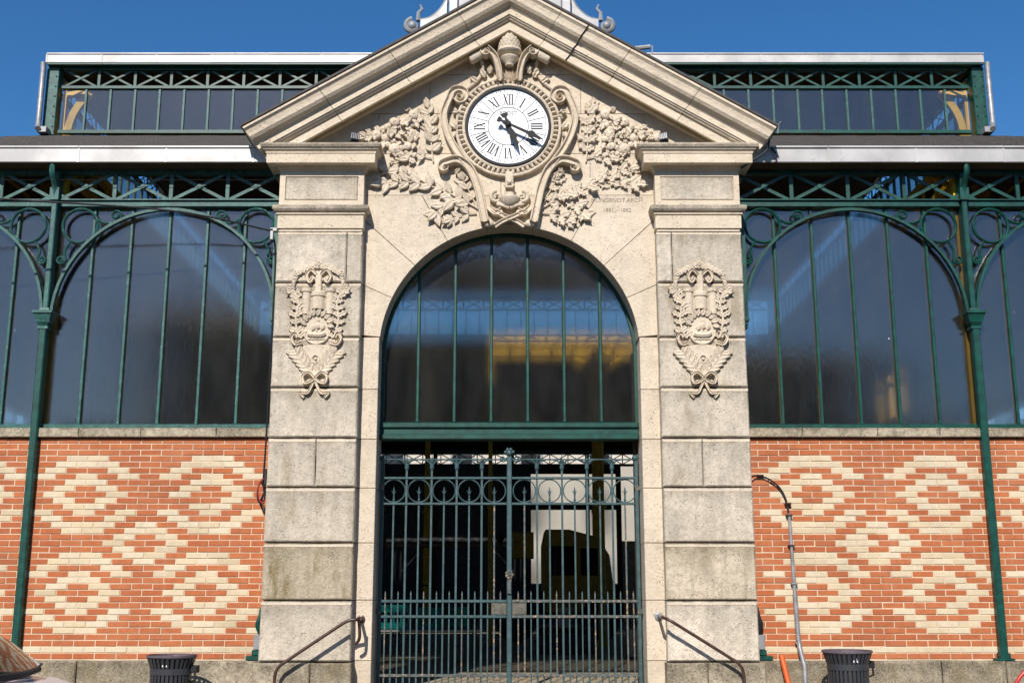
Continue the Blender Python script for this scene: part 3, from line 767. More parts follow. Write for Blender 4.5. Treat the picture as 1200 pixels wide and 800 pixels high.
# trophies carved on the pilasters
for s in (-1, 1):
    cx = s*2.165
    tr = node('arms_relief', (cx, PY, 3.64), portal, 'carved coat of arms with towers, shield, garland and ribbon bow')
    def L(px, py, d=0.0):
        p = at(375, py, PY-0.006); q = at(px, py, PY-0.006)
        return Vector((cx+(q.x-p.x)*0.93, PY-0.006-d, q.z))
    rr = random.Random(11)
    for k in range(11):                                    # flower garland on top
        t = k/10*2-1
        inst('flower', FLOWER, tr, L(375+t*25, 312+8*abs(t)**1.7+rr.uniform(-1, 1), 0.03), (rr.uniform(-.3, .3), rr.uniform(0, 6), 0), 0.034+0.012*(abs(t) < .15))
    for sx in (-1, 1):
        for k in range(5):
            inst('leaf', OAK[k % 3], tr, L(375+sx*(22+k*2), 318+k*3, 0.015), (0.2, sx*(1.7+0.25*k), 0), 0.075)
        strap('hood_scroll', polyline([L(375+sx*3, 322, .01), L(375+sx*10, 317, .015), L(375+sx*15, 324, .015), L(375+sx*11, 331, .015), L(375+sx*7, 326, .01)], 5), 0.035, 0.035, tr)
        m = MB(); p0 = L(375+sx*15, 358); m.lathe([(0.05, -0.15), (0.05, 0.10), (0.062, 0.11), (0.062, 0.15)], (p0.x, p0.y+0.015, p0.z+0.05), 12); m.build('tower', 'stone', tr, True)
        # side foliage
        leafed_pts = [L(375+sx*22, 396), L(375+sx*27, 375), L(375+sx*24, 355), L(375+sx*31, 343)]
        pp = polyline(leafed_pts, 5); st = MB(); st.tube([p+Vector((0, -.02, 0)) for p in pp], 0.012, 6); st.build('stalk', 'stone', tr, True)
        for k, p in enumerate(pp[::2]):
            for sd in (-1, 1):
                inst('leaf', OAK[k % 3], tr, p+Vector((0, -0.02, 0)), (0.2, sx*0.1+sd*(0.9+0.3*rr.random()), 0.2*sd), 0.085+0.03*rr.random())
        for k in range(4):
            inst('leaf', OAK[k % 3], tr, L(375+sx*31, 341, 0.02), (0.3, sx*(0.2+0.6*k), 0), 0.10)
        strap('side_scroll', polyline([L(375+sx*18, 402, .01), L(375+sx*26, 404, .02), L(375+sx*31, 397, .02), L(375+sx*27, 391, .02), L(375+sx*24, 396, .015)], 5), 0.035, 0.04, tr)
        # lower branches
        pp = polyline([L(375, 440), L(375+sx*12, 428), L(375+sx*24, 414)], 6); st = MB(); st.tube([p+Vector((0, -.02, 0)) for p in pp], 0.010, 6); st.build('stalk', 'stone', tr, True)
        for k, p in enumerate(pp[2::2]):
            for sd in (-1, 1):
                inst('leaf', LEAF[k % 3], tr, p+Vector((0, -0.015, 0)), (0.22, sx*0.7+sd*0.85, 0.2*sd), 0.125)
        # bow
        strap('bow_loop', polyline([L(375, 443, .02), L(375+sx*8, 437, .035), L(375+sx*15, 441, .035), L(375+sx*13, 449, .035), L(375+sx*6, 448, .03), L(375, 444, .02)], 5), 0.030, 0.032, tr)
        strap('bow_tail', polyline([L(375, 445, .02), L(375+sx*4, 454, .025), L(375+sx*9, 461, .02), L(375+sx*18, 460, .015), L(375+sx*13, 466, .01)], 5), 0.028, 0.026, tr)
    m = MB(); p = L(375, 333); m.box(p.x-0.035, p.x+0.035, PY-0.035, PY+0.02, p.z-0.10, p.z+0.13, 0.01); m.build('torch', 'stone', tr)
    m = MB(); p = L(375, 352); m.lathe([(0.078, -0.10), (0.078, 0.045), (0.09, 0.05), (0.09, 0.085), (0.05, 0.12), (0.02, 0.13)], (p.x, p.y+0.03, p.z), 14); m.build('tower', 'stone', tr, True)
    sc_ = MB(); c = L(375, 386)
    P = [(c.x+0.165*math.cos(t), c.z+0.185*math.sin(t)) for t in [2*PI*k/28 for k in range(28)]]
    sc_.prism(P, PY-0.03, PY+0.02, 0.018)
    sc_.tube([(x, PY-0.03, z) for x, z in inset(P, 0.014)], 0.008, 6, closed=True); sc_.build('shield', 'stone', tr, False)
    sp = MB(); sp.tube(polyline([c+Vector((-0.095, -.03, -.055)), c+Vector((-0.04, -.035, -.07)), c+Vector((0.05, -.035, -.07)), c+Vector((0.10, -.03, -.045))], 5), 0.026, 6)
    for dx, hh in ((-0.055, 0.07), (0.0, 0.115), (0.05, 0.08)):
        sp.tube([c+Vector((dx, -.035, -.06)), c+Vector((dx, -.035, hh))], 0.007, 5)
        sp.ball(c+Vector((dx+0.014, -.035, hh*0.35)), 0.036, 7, 5, (0.9, .35, 1.2)); sp.ball(c+Vector((dx+0.010, -.035, hh*0.85)), 0.024, 7, 5, (0.9, .35, 1.0))
    for k in range(5): sp.ball(c+Vector((-0.08+0.04*k, -.03, -.115)), 0.018, 6, 4, (1.3, .4, .6))
    sp.build('ship', 'stone', tr, True)
    for k in range(9):
        a = PI*(k+0.5)/9; inst('leaf', LEAF[k % 3], tr, c+Vector((0.12*math.cos(a), -0.04, 0.13*math.sin(a)+0.02)), (0.25, math.pi/2-a+0.5, 0), 0.095)
    m = MB(); q = [L(375-24, 408), L(375-24, 420), L(375-11, 433), L(375, 441), L(375+11, 433), L(375+24, 420), L(375+24, 408), L(375, 402)]
    m.prism([(p.x, p.z) for p in q], PY-0.03, PY+0.02, 0.015); m.build('lower_shield', 'stone', tr)
    m = MB(); m.tube([L(375+4.5*math.cos(t), 421+4.5*math.sin(t), 0.035) for t in [2*PI*k/18 for k in range(18)]], 0.011, 6, closed=True); m.ball(L(375, 421, .03), 0.02, 7, 5); m.build('rosette', 'stone', tr, True)
# incised architect's inscription
def text_obj(body, size, loc, mat, parent, name, ext=0.001, align='CENTER'):
    cu = bpy.data.curves.new(name, 'FONT'); cu.body = body; cu.size = size; cu.extrude = ext; cu.align_x = align; cu.align_y = 'CENTER'; cu.resolution_u = 3
    o = bpy.data.objects.new(name, cu); COL.objects.link(o)
    dg = bpy.context.evaluated_depsgraph_get(); me = bpy.data.meshes.new_from_object(o.evaluated_get(dg)); me.name = name
    bpy.data.objects.remove(o); me.materials.clear(); me.materials.append(MT[mat])
    q = bpy.data.objects.new(name, me); COL.objects.link(q); q.parent = parent; q.location = Vector(loc)-wloc(parent); q.rotation_euler = (PI/2, 0, 0); WL[q.name] = Vector(loc)
    return q
p = at(723, 235, WY-0.004); text_obj('MUNGENOT.ARCH', 0.070, p, 'carved_text', tymp, 'inscription')
p = at(751.5, 232.5, WY-0.004); text_obj('T', 0.042, p, 'carved_text', tymp, 'inscription')
p = at(723, 246.5, WY-0.004); text_obj('1881 \u2013 1882', 0.066, p, 'carved_text', tymp, 'inscription')

# ================================================================== CLOCK
clock = thing('clock', (CC.x, -0.17, CC.z-0.5), 'round white clock with black Roman numerals and hands set under the pediment', 'clock')
FY = -0.185
m = MB(); m.prism([(CC.x+0.49*math.cos(2*PI*k/64), CC.z+0.49*math.sin(2*PI*k/64)) for k in range(64)], FY, WY-0.03); m.build('dial', 'white', clock)
m = MB(); vs = []; fs = []; n = 72
prf = [(0.475, FY-0.002), (0.475, FY-0.022), (0.505, FY-0.022), (0.508, WY-0.03)]
for r_, y in prf:
    for k in range(n): vs.append((CC.x+r_*math.cos(2*PI*k/n), y, CC.z+r_*math.sin(2*PI*k/n)))
for i in range(3):
    for k in range(n): a = i*n+k; b = i*n+(k+1) % n; fs.append((a, b, b+n, a+n))
m.add(vs, fs).build('rim', 'black', clock)
def ann(m, r, w, y):
    n = 72; vs = []; fs = []
    for rr_ in (r-w/2, r+w/2):
        for k in range(n): vs.append((CC.x+rr_*math.cos(2*PI*k/n), y, CC.z+rr_*math.sin(2*PI*k/n)))
    for k in range(n): fs.append((k, (k+1) % n, n+(k+1) % n, n+k))
    m.add(vs, fs)
m = MB(); ann(m, 0.237, 0.008, FY-0.002); m.build('inner_circle', 'black', clock)
for h in range(12):                                # divider lines between the hours
    a = R(15+30*h); u = Vector((math.sin(a), 0, math.cos(a)))
    m = MB(); m.bar(CC*1.0+u*0.24+Vector((0, FY-0.002-CC.y, 0)), CC+u*0.462+Vector((0, FY-0.002-CC.y, 0)), 0.006, 0.002); m.build('hour_divider', 'black', clock)
m = MB()
for k in range(60):
    a = R(6*k); u = Vector((math.sin(a), 0, math.cos(a))); p = CC+u*0.447
    if k % 5 == 0: continue
    m.box(p.x-0.006, p.x+0.006, FY-0.003, FY, p.z-0.006, p.z+0.006)
m.build('minute_track', 'black', clock)
NUM = ['XII', 'I', 'II', 'III', 'IIII', 'V', 'VI', 'VII', 'VIII', 'IX', 'X', 'XI']
def roman(txt):
    m = MB(); wd = {'I': 0.030, 'V': 0.066, 'X': 0.066}; tot = sum(wd[c] for c in txt); x = -tot/2; H = 0.066
    def stroke(xa, za, xb, zb, w): m.bar((xa, 0, za), (xb, 0, zb), w, 0.003)
    for c in txt:
        w = wd[c]; c0 = x+w/2
        if c == 'I': stroke(c0, -H, c0, H, 0.015); stroke(c0-0.014, H-.002, c0+0.014, H-.002, 0.005); stroke(c0-0.014, -H+.002, c0+0.014, -H+.002, 0.005)
        if c == 'V': stroke(c0-0.022, H, c0, -H, 0.015); stroke(c0+0.022, H, c0, -H, 0.006); stroke(c0-0.032, H-.002, c0-0.010, H-.002, 0.005); stroke(c0+0.012, H-.002, c0+0.031, H-.002, 0.005)
        if c == 'X':
            stroke(c0-0.022, H, c0+0.022, -H, 0.015); stroke(c0+0.022, H, c0-0.022, -H, 0.006)
            for q in (-1, 1): stroke(c0-0.031, q*(H-.002), c0-0.012, q*(H-.002), 0.005); stroke(c0+0.012, q*(H-.002), c0+0.031, q*(H-.002), 0.005)
        x += w
    return m
for h in range(12):
    a = R(30*h); u = Vector((math.sin(a), 0, math.cos(a))); p = CC+u*0.338; p.y = FY-0.0015
    inst('numeral', roman(NUM[h]).mesh('numeral', 'black'), clock, p, (0, a, 0), 1.0)
text_obj('BODET', 0.066, (CC.x, FY-0.003, CC.z+0.165), 'grey_text', clock, 'lettering')
def hand(name, ang, pts, y):
    a = R(ang); m = MB(); P = [(x*math.cos(a)+z*math.sin(a)+CC.x, -x*math.sin(a)+z*math.cos(a)+CC.z) for x, z in pts]
    m.prism(P, y-0.004, y+0.004); m.build(name, 'black', clock)
def sym(h): return [(w, z) for w, z in h]+[(-w, z) for w, z in reversed(h)]
HY = FY-0.085
hand('hour_hand', 158, sym([(0.012, -0.145), (0.045, -0.14), (0.034, -0.10), (0.014, -0.085), (0.018, 0.06), (0.030, 0.10), (0.050, 0.175), (0.026, 0.20), (0.022, 0.24), (0.004, 0.335)]), HY+0.012)
hand('minute_hand', 116, sym([(0.010, -0.14), (0.036, -0.135), (0.030, -0.10), (0.013, -0.085), (0.015, 0.06), (0.018, 0.255), (0.046, 0.29), (0.040, 0.325), (0.022, 0.345), (0.020, 0.375), (0.003, 0.455)]), HY)
m = MB(); m.lathe([(0.035, FY), (0.035, HY-0.006), (0.028, HY-0.014), (0.010, HY-0.016)], (CC.x, 0, CC.z), 18, 'y'); m.build('hub', 'black', clock, True)

# ================================================================== BRICK WALLS
BP, CP, BZ0 = 0.2338, 0.06683, 0.860
NC = 36
MOD = 0.6663
def cream(u, c):
    if c == 1: return True
    if c < 4 or c > 32: return False
    for k in (0,):
        for uc, cc, chev in ((0, 10, 1), (0, 26, 1), (6, 10, 1), (6, 26, 1), (3, 18, 0)):
            du = abs(u-uc); dc = c-cc
            if abs(dc) <= 3 and abs(du-(1.5-0.5*abs(dc))) < 0.1: return True
            if chev:
                a = abs(dc)
                if a in (3, 4, 5, 6) and abs(du-(2-0.5*(a-3))) < 0.1: return True
                if a == 5 and du < 0.1: return True
    return False
brick_full = MB().box(-BP/2+0.0058, BP/2-0.0058, -0.022, -0.01, 0.0053, CP-0.0053, 0.003)
ME_RED = brick_full.mesh('brick', 'red'); ME_CREAM = brick_full.mesh('brick', 'cream')
POSTX = [2.66, 5.33, 8.0, 10.66, 13.33]
def brick_wall(s, x0, x1, label, vis):
    """x0..x1 measured outwards from the portal; vis = where the frame ends"""
    xm = s*(x0+x1)/2
    w = thing('brick_wall', (xm, 0, 0), label, 'brick wall', 'brick dado walls beside the gateway')
    m = MB(); xa, xb = sorted((s*x0, s*x1)); m.box(xa, xb, -0.0165, 0.30, 0.80, 3.25); m.build('mortar_bed', 'mortar', w)
    cand = []; rest = {'red': MB(), 'cream': MB()}
    U0 = (3.325 if s < 0 else 3.375)+(x0-2.66)
    for c in range(NC):
        half = 0.0 if c % 2 else 0.5
        for k in range(-5, 44):
            u = k+half; xc = U0+u*BP; a = max(x0, xc-BP/2); b = min(x1, xc+BP/2)
            if b-a < 0.03: continue
            full = b-a > BP-0.003
            cand.append((xc, c, u, a, b, full))
    cand.sort(key=lambda q: (q[3] > vis, not q[5], abs(q[1]-14)*0.12+q[0]))
    n = 0; rnd = random.Random(3)
    for xc, c, u, a, b, full in cand:
        cr = cream(u, c); z = BZ0+c*CP
        if not cr and 3 < c < 32 and rnd.random() < 0.012: cr = True
        elif cr and c != 1 and rnd.random() < 0.02: cr = False
        if full and n < 298 and a < vis:
            o = inst('brick', ME_CREAM if cr else ME_RED, w, (s*xc, rnd.uniform(-0.004, 0.003), z+rnd.uniform(-0.0013, 0.0013)), (rnd.uniform(-0.03, 0.03), rnd.uniform(-0.010, 0.010), rnd.uniform(-0.008, 0.008))); n += 1
        else:
            xa, xb = sorted((s*a, s*b)); g = 0.0058
            rest['cream' if cr else 'red'].box(xa+g, xb-g, -0.022+rnd.uniform(-.002, .002), -0.01, z+0.0053, z+CP-0.0053, 0.003)
    mm = MB(); mm.add(rest['red'].v, rest['red'].f); nred = len(mm.f); mm.add(rest['cream'].v, rest['cream'].f)
    if mm.f:
        o = mm.build('brick', 'red', w, kind='stuff'); o.data.materials.append(MT['cream'])
        o.data.polygons.foreach_set('material_index', [0]*nred+[1]*(len(mm.f)-nred)); o.data.update()
    # stone sill under the glazing
    J = [x0]; rr = random.Random(int(x0*7))
    while J[-1] < x1-0.9: J.append(min(x1, J[-1]+rr.uniform(0.55, 1.0)))
    J.append(x1) if J[-1] < x1 else None
    for a, b in zip(J[:-1], J[1:]):
        xa, xb = sorted((s*(a+0.002), s*(b-0.002)))
        rough_block(xa, xb, 3.268, 3.372, -0.075, 0.2, 'sill_stone', w, 'ledge' if False else 'plinth', 0.008, 0.003)
    # stone plinth
    J = [x0]
    while J[-1] < x1-1.3: J.append(J[-1]+rr.uniform(0.8, 1.35))
    J.append(x1)
    for a, b in zip(J[:-1], J[1:]):
        xa, xb = sorted((s*(a+0.004), s*(b-0.004)))
        rough_block(xa, xb, 0.0, 0.852, -0.13+rr.uniform(-0.01, 0.01), 0.2, 'plinth_stone', w, 'plinth', 0.014, 0.006)
        if False: pass
    return w
brick_wall(-1, 2.66, 5.33, 'red brick wall with cream diamonds left of the gateway, behind the bin', 5.9)
brick_wall(1, 2.66, 5.33, 'red brick wall with cream diamonds right of the gateway, behind the grey pipe', 5.9)
brick_wall(-1, 5.33, 13.33, 'strip of patterned brick wall left of the far left green post, above the car', 6.0)
brick_wall(1, 5.33, 13.33, 'strip of patterned brick wall right of the far right green post', 6.0)

# ================================================================== MARKET HALL (iron, glass and roofs)
hall = thing('market_hall', (0, 14.5, 0), 'green iron and glass covered market hall with slate roof and raised clerestory', 'market hall')
def ellipse_arc(cx, a, cz, b, n=22):
    return [(cx-a*math.cos(PI*k/n), cz+b*math.sin(PI*k/n)) for k in range(n+1)]
def sp2(cx, cz, r0, r1, a0, turns, n=18):
    return [(cx+(r0+(r1-r0)*k/n)*math.cos(a0+turns*2*PI*k/n), cz+(r0+(r1-r0)*k/n)*math.sin(a0+turns*2*PI*k/n)) for k in range(n+1)]
def flat(m, pts, w, y0, d):
    for a, b in zip(pts[:-1], pts[1:]):
        m.bar((a[0], y0, a[1]), (b[0], y0, b[1]), w, d)
def front_bay(s, x0, x1, detail=True):
    mat = 'green_worn' if s < 0 else 'green'
    xm = s*(x0+x1)/2; w = x1-x0
    bay = node('bay_window', (xm, 0, 3.372), hall)
    n = 6; pw = w/n
    for i in range(n):
        a, b = sorted((s*(x0+pw*i+0.012), s*(x0+pw*(i+1)-0.012)))
        m = MB(); m.box(a, b, 0.046, 0.054, 3.425, 5.99); o = m.build('glass_pane', 'glass', bay); o.rotation_euler = (random.uniform(-.003, .003), 0, random.uniform(-.012, .012))
    for i in range(1, n):
        x = s*(x0+pw*i)
        m = MB(); m.box(x-0.017, x+0.017, 0.012, 0.045, 3.425, 5.99, 0.006); m.build('glazing_bar', mat, bay)
        m = MB(); m.box(x-0.017, x+0.017, 0.055, 0.10, 3.425, 5.99); m.build('inner_bar', 'yellow', bay)
    xa, xb = sorted((s*x0, s*x1))
    m = MB(); m.box(xa, xb, 0.0, 0.10, 3.374, 3.425, 0.008); m.build('bottom_rail', mat, bay)
    fz = node('lattice_frieze', (xm, -0.02, 5.99), hall)
    m = MB(); m.box(xa, xb, -0.045, 0.06, 5.99, 6.062, 0.006); m.box(xa, xb, -0.07, 0.06, 6.062, 6.076); m.build('rail', mat, fz)
    m = MB(); m.box(xa, xb, -0.05, 0.06, 6.40, 6.452); m.build('top_rail', mat, fz)
    for i in range(5 if detail else 4):
        x = s*(x0+MOD*i)
        if 0 < i < 4: m = MB(); m.box(x-0.022, x+0.022, -0.035, -0.005, 6.076, 6.40); m.build('upright', mat, fz)
        if i < 4:
            c = s*(x0+MOD*(i+0.5)); h = 0.30
            for q in (-1, 1):
                m = MB(); m.bar((c-q*h, -0.02-0.008*q, 6.085), (c+q*h, -0.02-0.008*q, 6.40), 0.038, 0.014); m.build('diagonal_brace', mat, fz)
            m = MB(); m.lathe([(0.028, -0.045), (0.028, -0.005)], (c, 0, 6.243), 8, 'y'); m.build('rosette', mat, fz)
    # spandrel ribs and scrolls
    ar = node('arch_rib', (xm, -0.03, 4.7), hall)
    arc = ellipse_arc(xm, w/2-0.055, 4.66, 1.295, 30)
    m = MB(); flat(m, arc, 0.032, -0.035, 0.06); m.build('rib', mat, ar)
    for q in (-1, 1):
        ex = xm+q*(w/2-0.06)
        cx_, cz_ = xm+q*(w/2-0.305), 5.755
        m = MB(); m.tube([(cx_+0.205*math.cos(2*PI*k/36), -0.035, cz_+0.205*math.sin(2*PI*k/36)) for k in range(36)], 0.016, 6, closed=True, flat=1.6); m.build('circle', mat, ar)
        # scroll between the circle and the post
        P = polyline([(cx_+q*0.10, -0.035, cz_-0.19), (cx_+q*0.155, -0.035, cz_-0.30), (cx_+q*0.145, -0.035, cz_-0.40)], 6)
        sp = [(x, -0.035, z) for x, z in sp2(cx_+q*0.195, cz_-0.415, 0.055, 0.016, (PI if q > 0 else 0), 1.35*q)]
        m = MB(); m.tube(P+[Vector(p) for p in sp[1:]], 0.014, 6, flat=1.6); m.build('scroll', mat, ar)
        P = polyline([(cx_-q*0.19, -0.035, cz_+0.08), (cx_-q*0.30, -0.035, cz_+0.03), (cx_-q*0.43, -0.035, cz_+0.045)], 6)
        sp = [(x, -0.035, z) for x, z in sp2(cx_-q*0.41, cz_+0.125, 0.075, 0.018, -PI/2, -1.35*q)]
        m = MB(); m.tube(P[:-1]+[Vector(p) for p in sp[1:]], 0.014, 6, flat=1.6); m.build('scroll', mat, ar)
    return bay
def front_post(s, x, half=0):
    mat = 'green_worn' if s < 0 else 'green'
    X = s*x
    c = node('iron_column', (X, -0.06, 0.86), hall)
    m = MB(); m.box(X-0.042, X+0.042, -0.115, -0.03, 0.875, 4.55, 0.012); m.build('lower_shaft', 'green', c)
    m = MB(); m.box(X-0.032, X+0.032, -0.10, 0.03, 4.74, 6.40, 0.01); m.build('upper_shaft', mat, c)
    m = MB(); m.box(X-0.06, X+0.06, 0.056, 0.16, 3.40, 6.40); m.build('inner_shaft', 'yellow', c)
    m = MB()
    prof = [(0.05, 4.50), (0.062, 4.505), (0.062, 4.53), (0.048, 4.545), (0.075, 4.58), (0.095, 4.66), (0.098, 4.675), (0.115, 4.68), (0.115, 4.71), (0.06, 4.715), (0.05, 4.75)]
    vs = []; fs = []
    for o, z in prof: vs += [(X-o, -0.06-o, z), (X+o, -0.06-o, z), (X+o, 0.0, z), (X-o, 0.0, z)]
    for i in range(len(prof)-1):
        for k in range(4): a = i*4+k; b = i*4+(k+1) % 4; fs.append((a, b, b+4, a+4))
    fs += [(3,2,1,0), tuple(range(len(vs)-4, len(vs)))]
    m.add(vs, fs).build('capital', mat, c)
    m = MB(); m.box(X-0.10, X+0.10, -0.128, 0.0-0.024, 0.855, 0.875); m.box(X-0.055, X+0.055, -0.125, -0.03, 0.876, 0.93); m.build('base', 'green', c)
    # bracket that carries the gutter
    m = MB(); pts = polyline([(X, -0.09, 6.08), (X, -0.12, 6.22), (X, -0.22, 6.34), (X, -0.235, 6.43)], 6)
    m.tube(pts, 0.034, 6); m.ball((X, -0.235, 6.425), 0.03, 8, 5); m.build('gutter_bracket', mat, c, True)
    m = MB(); m.box(X-0.052, X+0.052, -0.125, 0.02, 6.05, 6.20); m.prism([(X-0.17, 6.078), (X+0.17, 6.078), (X+0.05, 6.15), (X-0.05, 6.15)], -0.058, -0.04); m.build('gusset', mat, c)
for s in (-1, 1):
    front_bay(s, 2.66, 5.33); front_bay(s, 5.33, 8.0)
    front_post(s, 5.33)
    if True:
        for x0, x1 in ((8.0, 10.66), (10.66, 13.33)): front_bay(s, x0, x1, False)
        for x in (8.0, 10.66): front_post(s, x)
    # half post against the gateway: corbel high up, foot with a grey box below
    X = s*2.70; mat = 'green_worn' if s < 0 else 'green'
    cb = node('corbel', (X, -0.05, 4.55), hall)
    m = MB(); m.box(X-0.04, X+0.05 if s > 0 else X+0.04, -0.10, 0.01, 4.60, 4.64); m.box(X-0.035, X+0.035, -0.085, 0.01, 4.56, 4.60); m.ball((X, -0.04, 4.54), 0.04, 8, 5); m.build('bracket', mat, cb)
    m = MB(); m.box(s*2.72-0.028, s*2.72+0.028, -0.065, -0.026, 4.64, 5.98); m.build('slim_post', mat, cb)
    m = MB(); m.box(*sorted((s*2.668, s*2.83)), -0.128, -0.026, 0.856, 0.90); m.box(*sorted((s*2.668, s*2.77)), -0.12, -0.026, 0.90, 0.96, 0.01); m.box(*sorted((s*2.668, s*2.70)), -0.09, -0.026, 0.96, 1.30); m.build('foot', 'green', cb)
    m = MB(); m.box(*sorted((s*2.685, s*2.755)), -0.115, -0.03, 0.965, 1.12, 0.006); m.build('grey_box', 'zinc_dark', cb)
    m = MB(); pts = polyline([(s*2.685, -0.06, 1.12), (s*2.72, -0.09, 1.22), (s*2.70, -0.08, 1.30), (s*2.685, -0.05, 1.40)], 6); m.tube(pts, 0.032, 7); m.build('foot_scroll', 'green' if s < 0 else 'cable', cb, True)

# gutters in lengths with seams
def gutter_run(xa, xb, y, z0, z1, seg, name, mat='zinc', off=0.0):
    g = node(name, ((xa+xb)/2, y, z0), hall)
    x = xa
    while x < xb-1e-3:
        e = min(xb, x+seg)
        m = MB(); rr = random.Random(int(x*100))
        m.box(x+0.002, e-0.002, y+rr.uniform(-.002, .002), y+0.16, z0, z1-0.02, 0.006); m.box(x+0.002, e-0.002, y-0.018, y+0.02, z1-0.02, z1); m.box(x-0.012, x+0.012, y-0.006, y+0.1, z0-0.002, z1-0.022)
        m.build('gutter_length', mat, g); x = e
for s in (-1, 1):
    gutter_run(*(sorted((s*2.70, s*14.2))), -0.28, 6.452, 6.648, 1.02, 'gutter')
m = MB(); m.box(-14.2, -2.67, -0.27, 0.05, 6.446, 6.45); m.box(2.67, 14.2, -0.27, 0.05, 6.446, 6.45); m.build('soffit', 'wood', hall)
# ring roof: four slopes of slate over timber
CX0, CX1, CY0, CY1, CZ = -8.18, 8.36, 6.2, 22.8, 9.45
OX0, OX1, OY0, OY1, OZ = -14.1, 14.1, -0.20, 29.2, 6.62
def ringroof(dz, mat, name, thick):
    """four roof slopes; the front one is notched round the gateway"""
    m = MB()
    yn = 0.36; t = (yn-OY0)/(CY0-OY0); zn = OZ+(CZ-OZ)*t
    def xe(x): return x
    quads = [[(OX1, OY0, OZ), (OX1, OY1, OZ), (CX1, CY1, CZ), (CX1, CY0, CZ)], [(OX1, OY1, OZ), (OX0, OY1, OZ), (CX0, CY1, CZ), (CX1, CY1, CZ)], [(OX0, OY1, OZ), (OX0, OY0, OZ), (CX0, CY0, CZ), (CX0, CY1, CZ)],
             [(OX0, OY0, OZ), (-2.67, OY0, OZ), (-2.67, CY0, CZ), (CX0, CY0, CZ)], [(2.67, OY0, OZ), (OX1, OY0, OZ), (CX1, CY0, CZ), (2.67, CY0, CZ)], [(-2.67, yn, zn), (2.67, yn, zn), (2.67, CY0, CZ), (-2.67, CY0, CZ)]]
    for q in quads:
        m.add([(a, b, c+dz) for a, b, c in q]+[(a, b, c+dz-thick) for a, b, c in q], [(0,1,2,3), (7,6,5,4), (1,0,4,5), (2,1,5,6), (3,2,6,7), (0,3,7,4)])
    return m.build(name, mat, hall)
ringroof(-0.02, 'wood', 'roof_deck', 0.07)
# slate courses of the front slope: thin overlapping strips with cut slates
sl_ = MB(); rr = random.Random(9); rows = 34
slope_len = math.hypot(CY0-OY0, CZ-OZ)
for r_ in range(rows):
    t0, t1 = r_/rows, (r_+1.08)/rows
    xa = OX0+(CX0-OX0)*t0; xb = OX1+(CX1-OX1)*t0
    x = xa-(0.17 if r_ % 2 else 0)
    while x < xb:
        e = x+0.34; a = max(x, xa); b = min(e, xb)
        if b-a > 0.03 and -11 < x < 11 and not (t0 < 0.10 and -3.0 < x < 2.67):
            y0 = OY0+(CY0-OY0)*t0; z0 = OZ+(CZ-OZ)*t0; y1 = OY0+(CY0-OY0)*t1; z1 = OZ+(CZ-OZ)*t1
            h = 0.014+rr.uniform(0, 0.006)
            sl_.add([(a+0.003, y0, z0+h), (b-0.003, y0, z0+h), (b-0.003, y1, z1+0.004), (a+0.003, y1, z1+0.004), (a+0.003, y0, z0), (b-0.003, y0, z0)], [(0,1,2,3), (4,5,1,0)])
        x = e
sl_.build('slates', 'slate', hall, kind='stuff')
ringroof(-0.005, 'slate', 'slate_underlay', 0.01)
for k in (-6.9, 5.9):
    m = MB(); p = Vector((k*0.0+(-3.6 if k < 0 else 4.6), 5.6, 9.25)); m.tube([p, p+Vector((0.02, -.02, 0.16)), p+Vector((0.06, -.05, 0.2))], 0.012, 5); m.build('roof_hook', 'zinc_dark', hall)

# clerestory: four glazed walls
def wall_frame(ax, A, B, C, name, zb, main):
    """glazed wall from A to B along x (ax=0) or y (ax=1) at the other coordinate C"""
    g = node(name, ((A+B)/2, C, zb) if ax == 0 else (C, (A+B)/2, zb), hall)
    out = -1 if (main or C < 5) else 1
    def bx(m, a, b, d0, d1, z0, z1):
        d0, d1 = sorted((C+d0, C+d1))
        if ax == 0: m.box(a, b, d0, d1, z0, z1)
        else: m.box(d0, d1, a, b, z0, z1)
    n = 37; pw = (B-A)/n
    for i in range(n):
        m = MB(); bx(m, A+pw*i+0.008, A+pw*(i+1)-0.008, -0.004, 0.004, zb+0.06, zb+0.85); m.build('glass_pane', 'glass_clear', g)
    for i in range(1, n):
        m = MB(); bx(m, A+pw*i-0.018, A+pw*i+0.018, -0.03, 0.03, zb+0.06, zb+0.85); m.build('glazing_bar', 'green_worn' if main else 'green', g)
    m = MB(); bx(m, A, B, -0.05, 0.05, zb, zb+0.06); bx(m, A, B, -0.05, 0.05, zb+0.85, zb+0.90); m.build('rail', 'green', g)
    m = MB(); bx(m, A, B, -0.06, 0.06, zb+1.20, zb+1.243); m.build('top_plate', 'green', g)
    n = 25; pw = (B-A)/n
    for i in range(n):
        if i: m = MB(); bx(m, A+pw*i-0.024, A+pw*i+0.024, -0.03, 0.0, zb+0.90, zb+1.20); m.build('upright', 'green', g)
        c = A+pw*(i+0.5); h = 0.27
        if ax == 0:
            for q in (-1, 1): m = MB(); m.bar((c-q*h, C-0.015-0.006*q, zb+0.905), (c+q*h, C-0.015-0.006*q, zb+1.20), 0.036, 0.012); m.build('diagonal_brace', 'green', g)
        else:
            m = MB()
            for q in (-1, 1):
                m.add([(C-.006, c-q*h-.02, zb+.905), (C-.006, c-q*h+.02, zb+.905), (C-.006, c+q*h+.02, zb+1.20), (C-.006, c+q*h-.02, zb+1.20), (C+.006, c-q*h-.02, zb+.905), (C+.006, c-q*h+.02, zb+.905), (C+.006, c+q*h+.02, zb+1.20), (C+.006, c+q*h-.02, zb+1.20)],
                      [(0,1,2,3),(7,6,5,4),(0,4,5,1),(1,5,6,2),(2,6,7,3),(3,7,4,0)])
            m.build('diagonal_brace', 'green', g)
    return g
wall_frame(0, CX0+0.16, CX1-0.16, CY0, 'clerestory_front', 9.49, True)
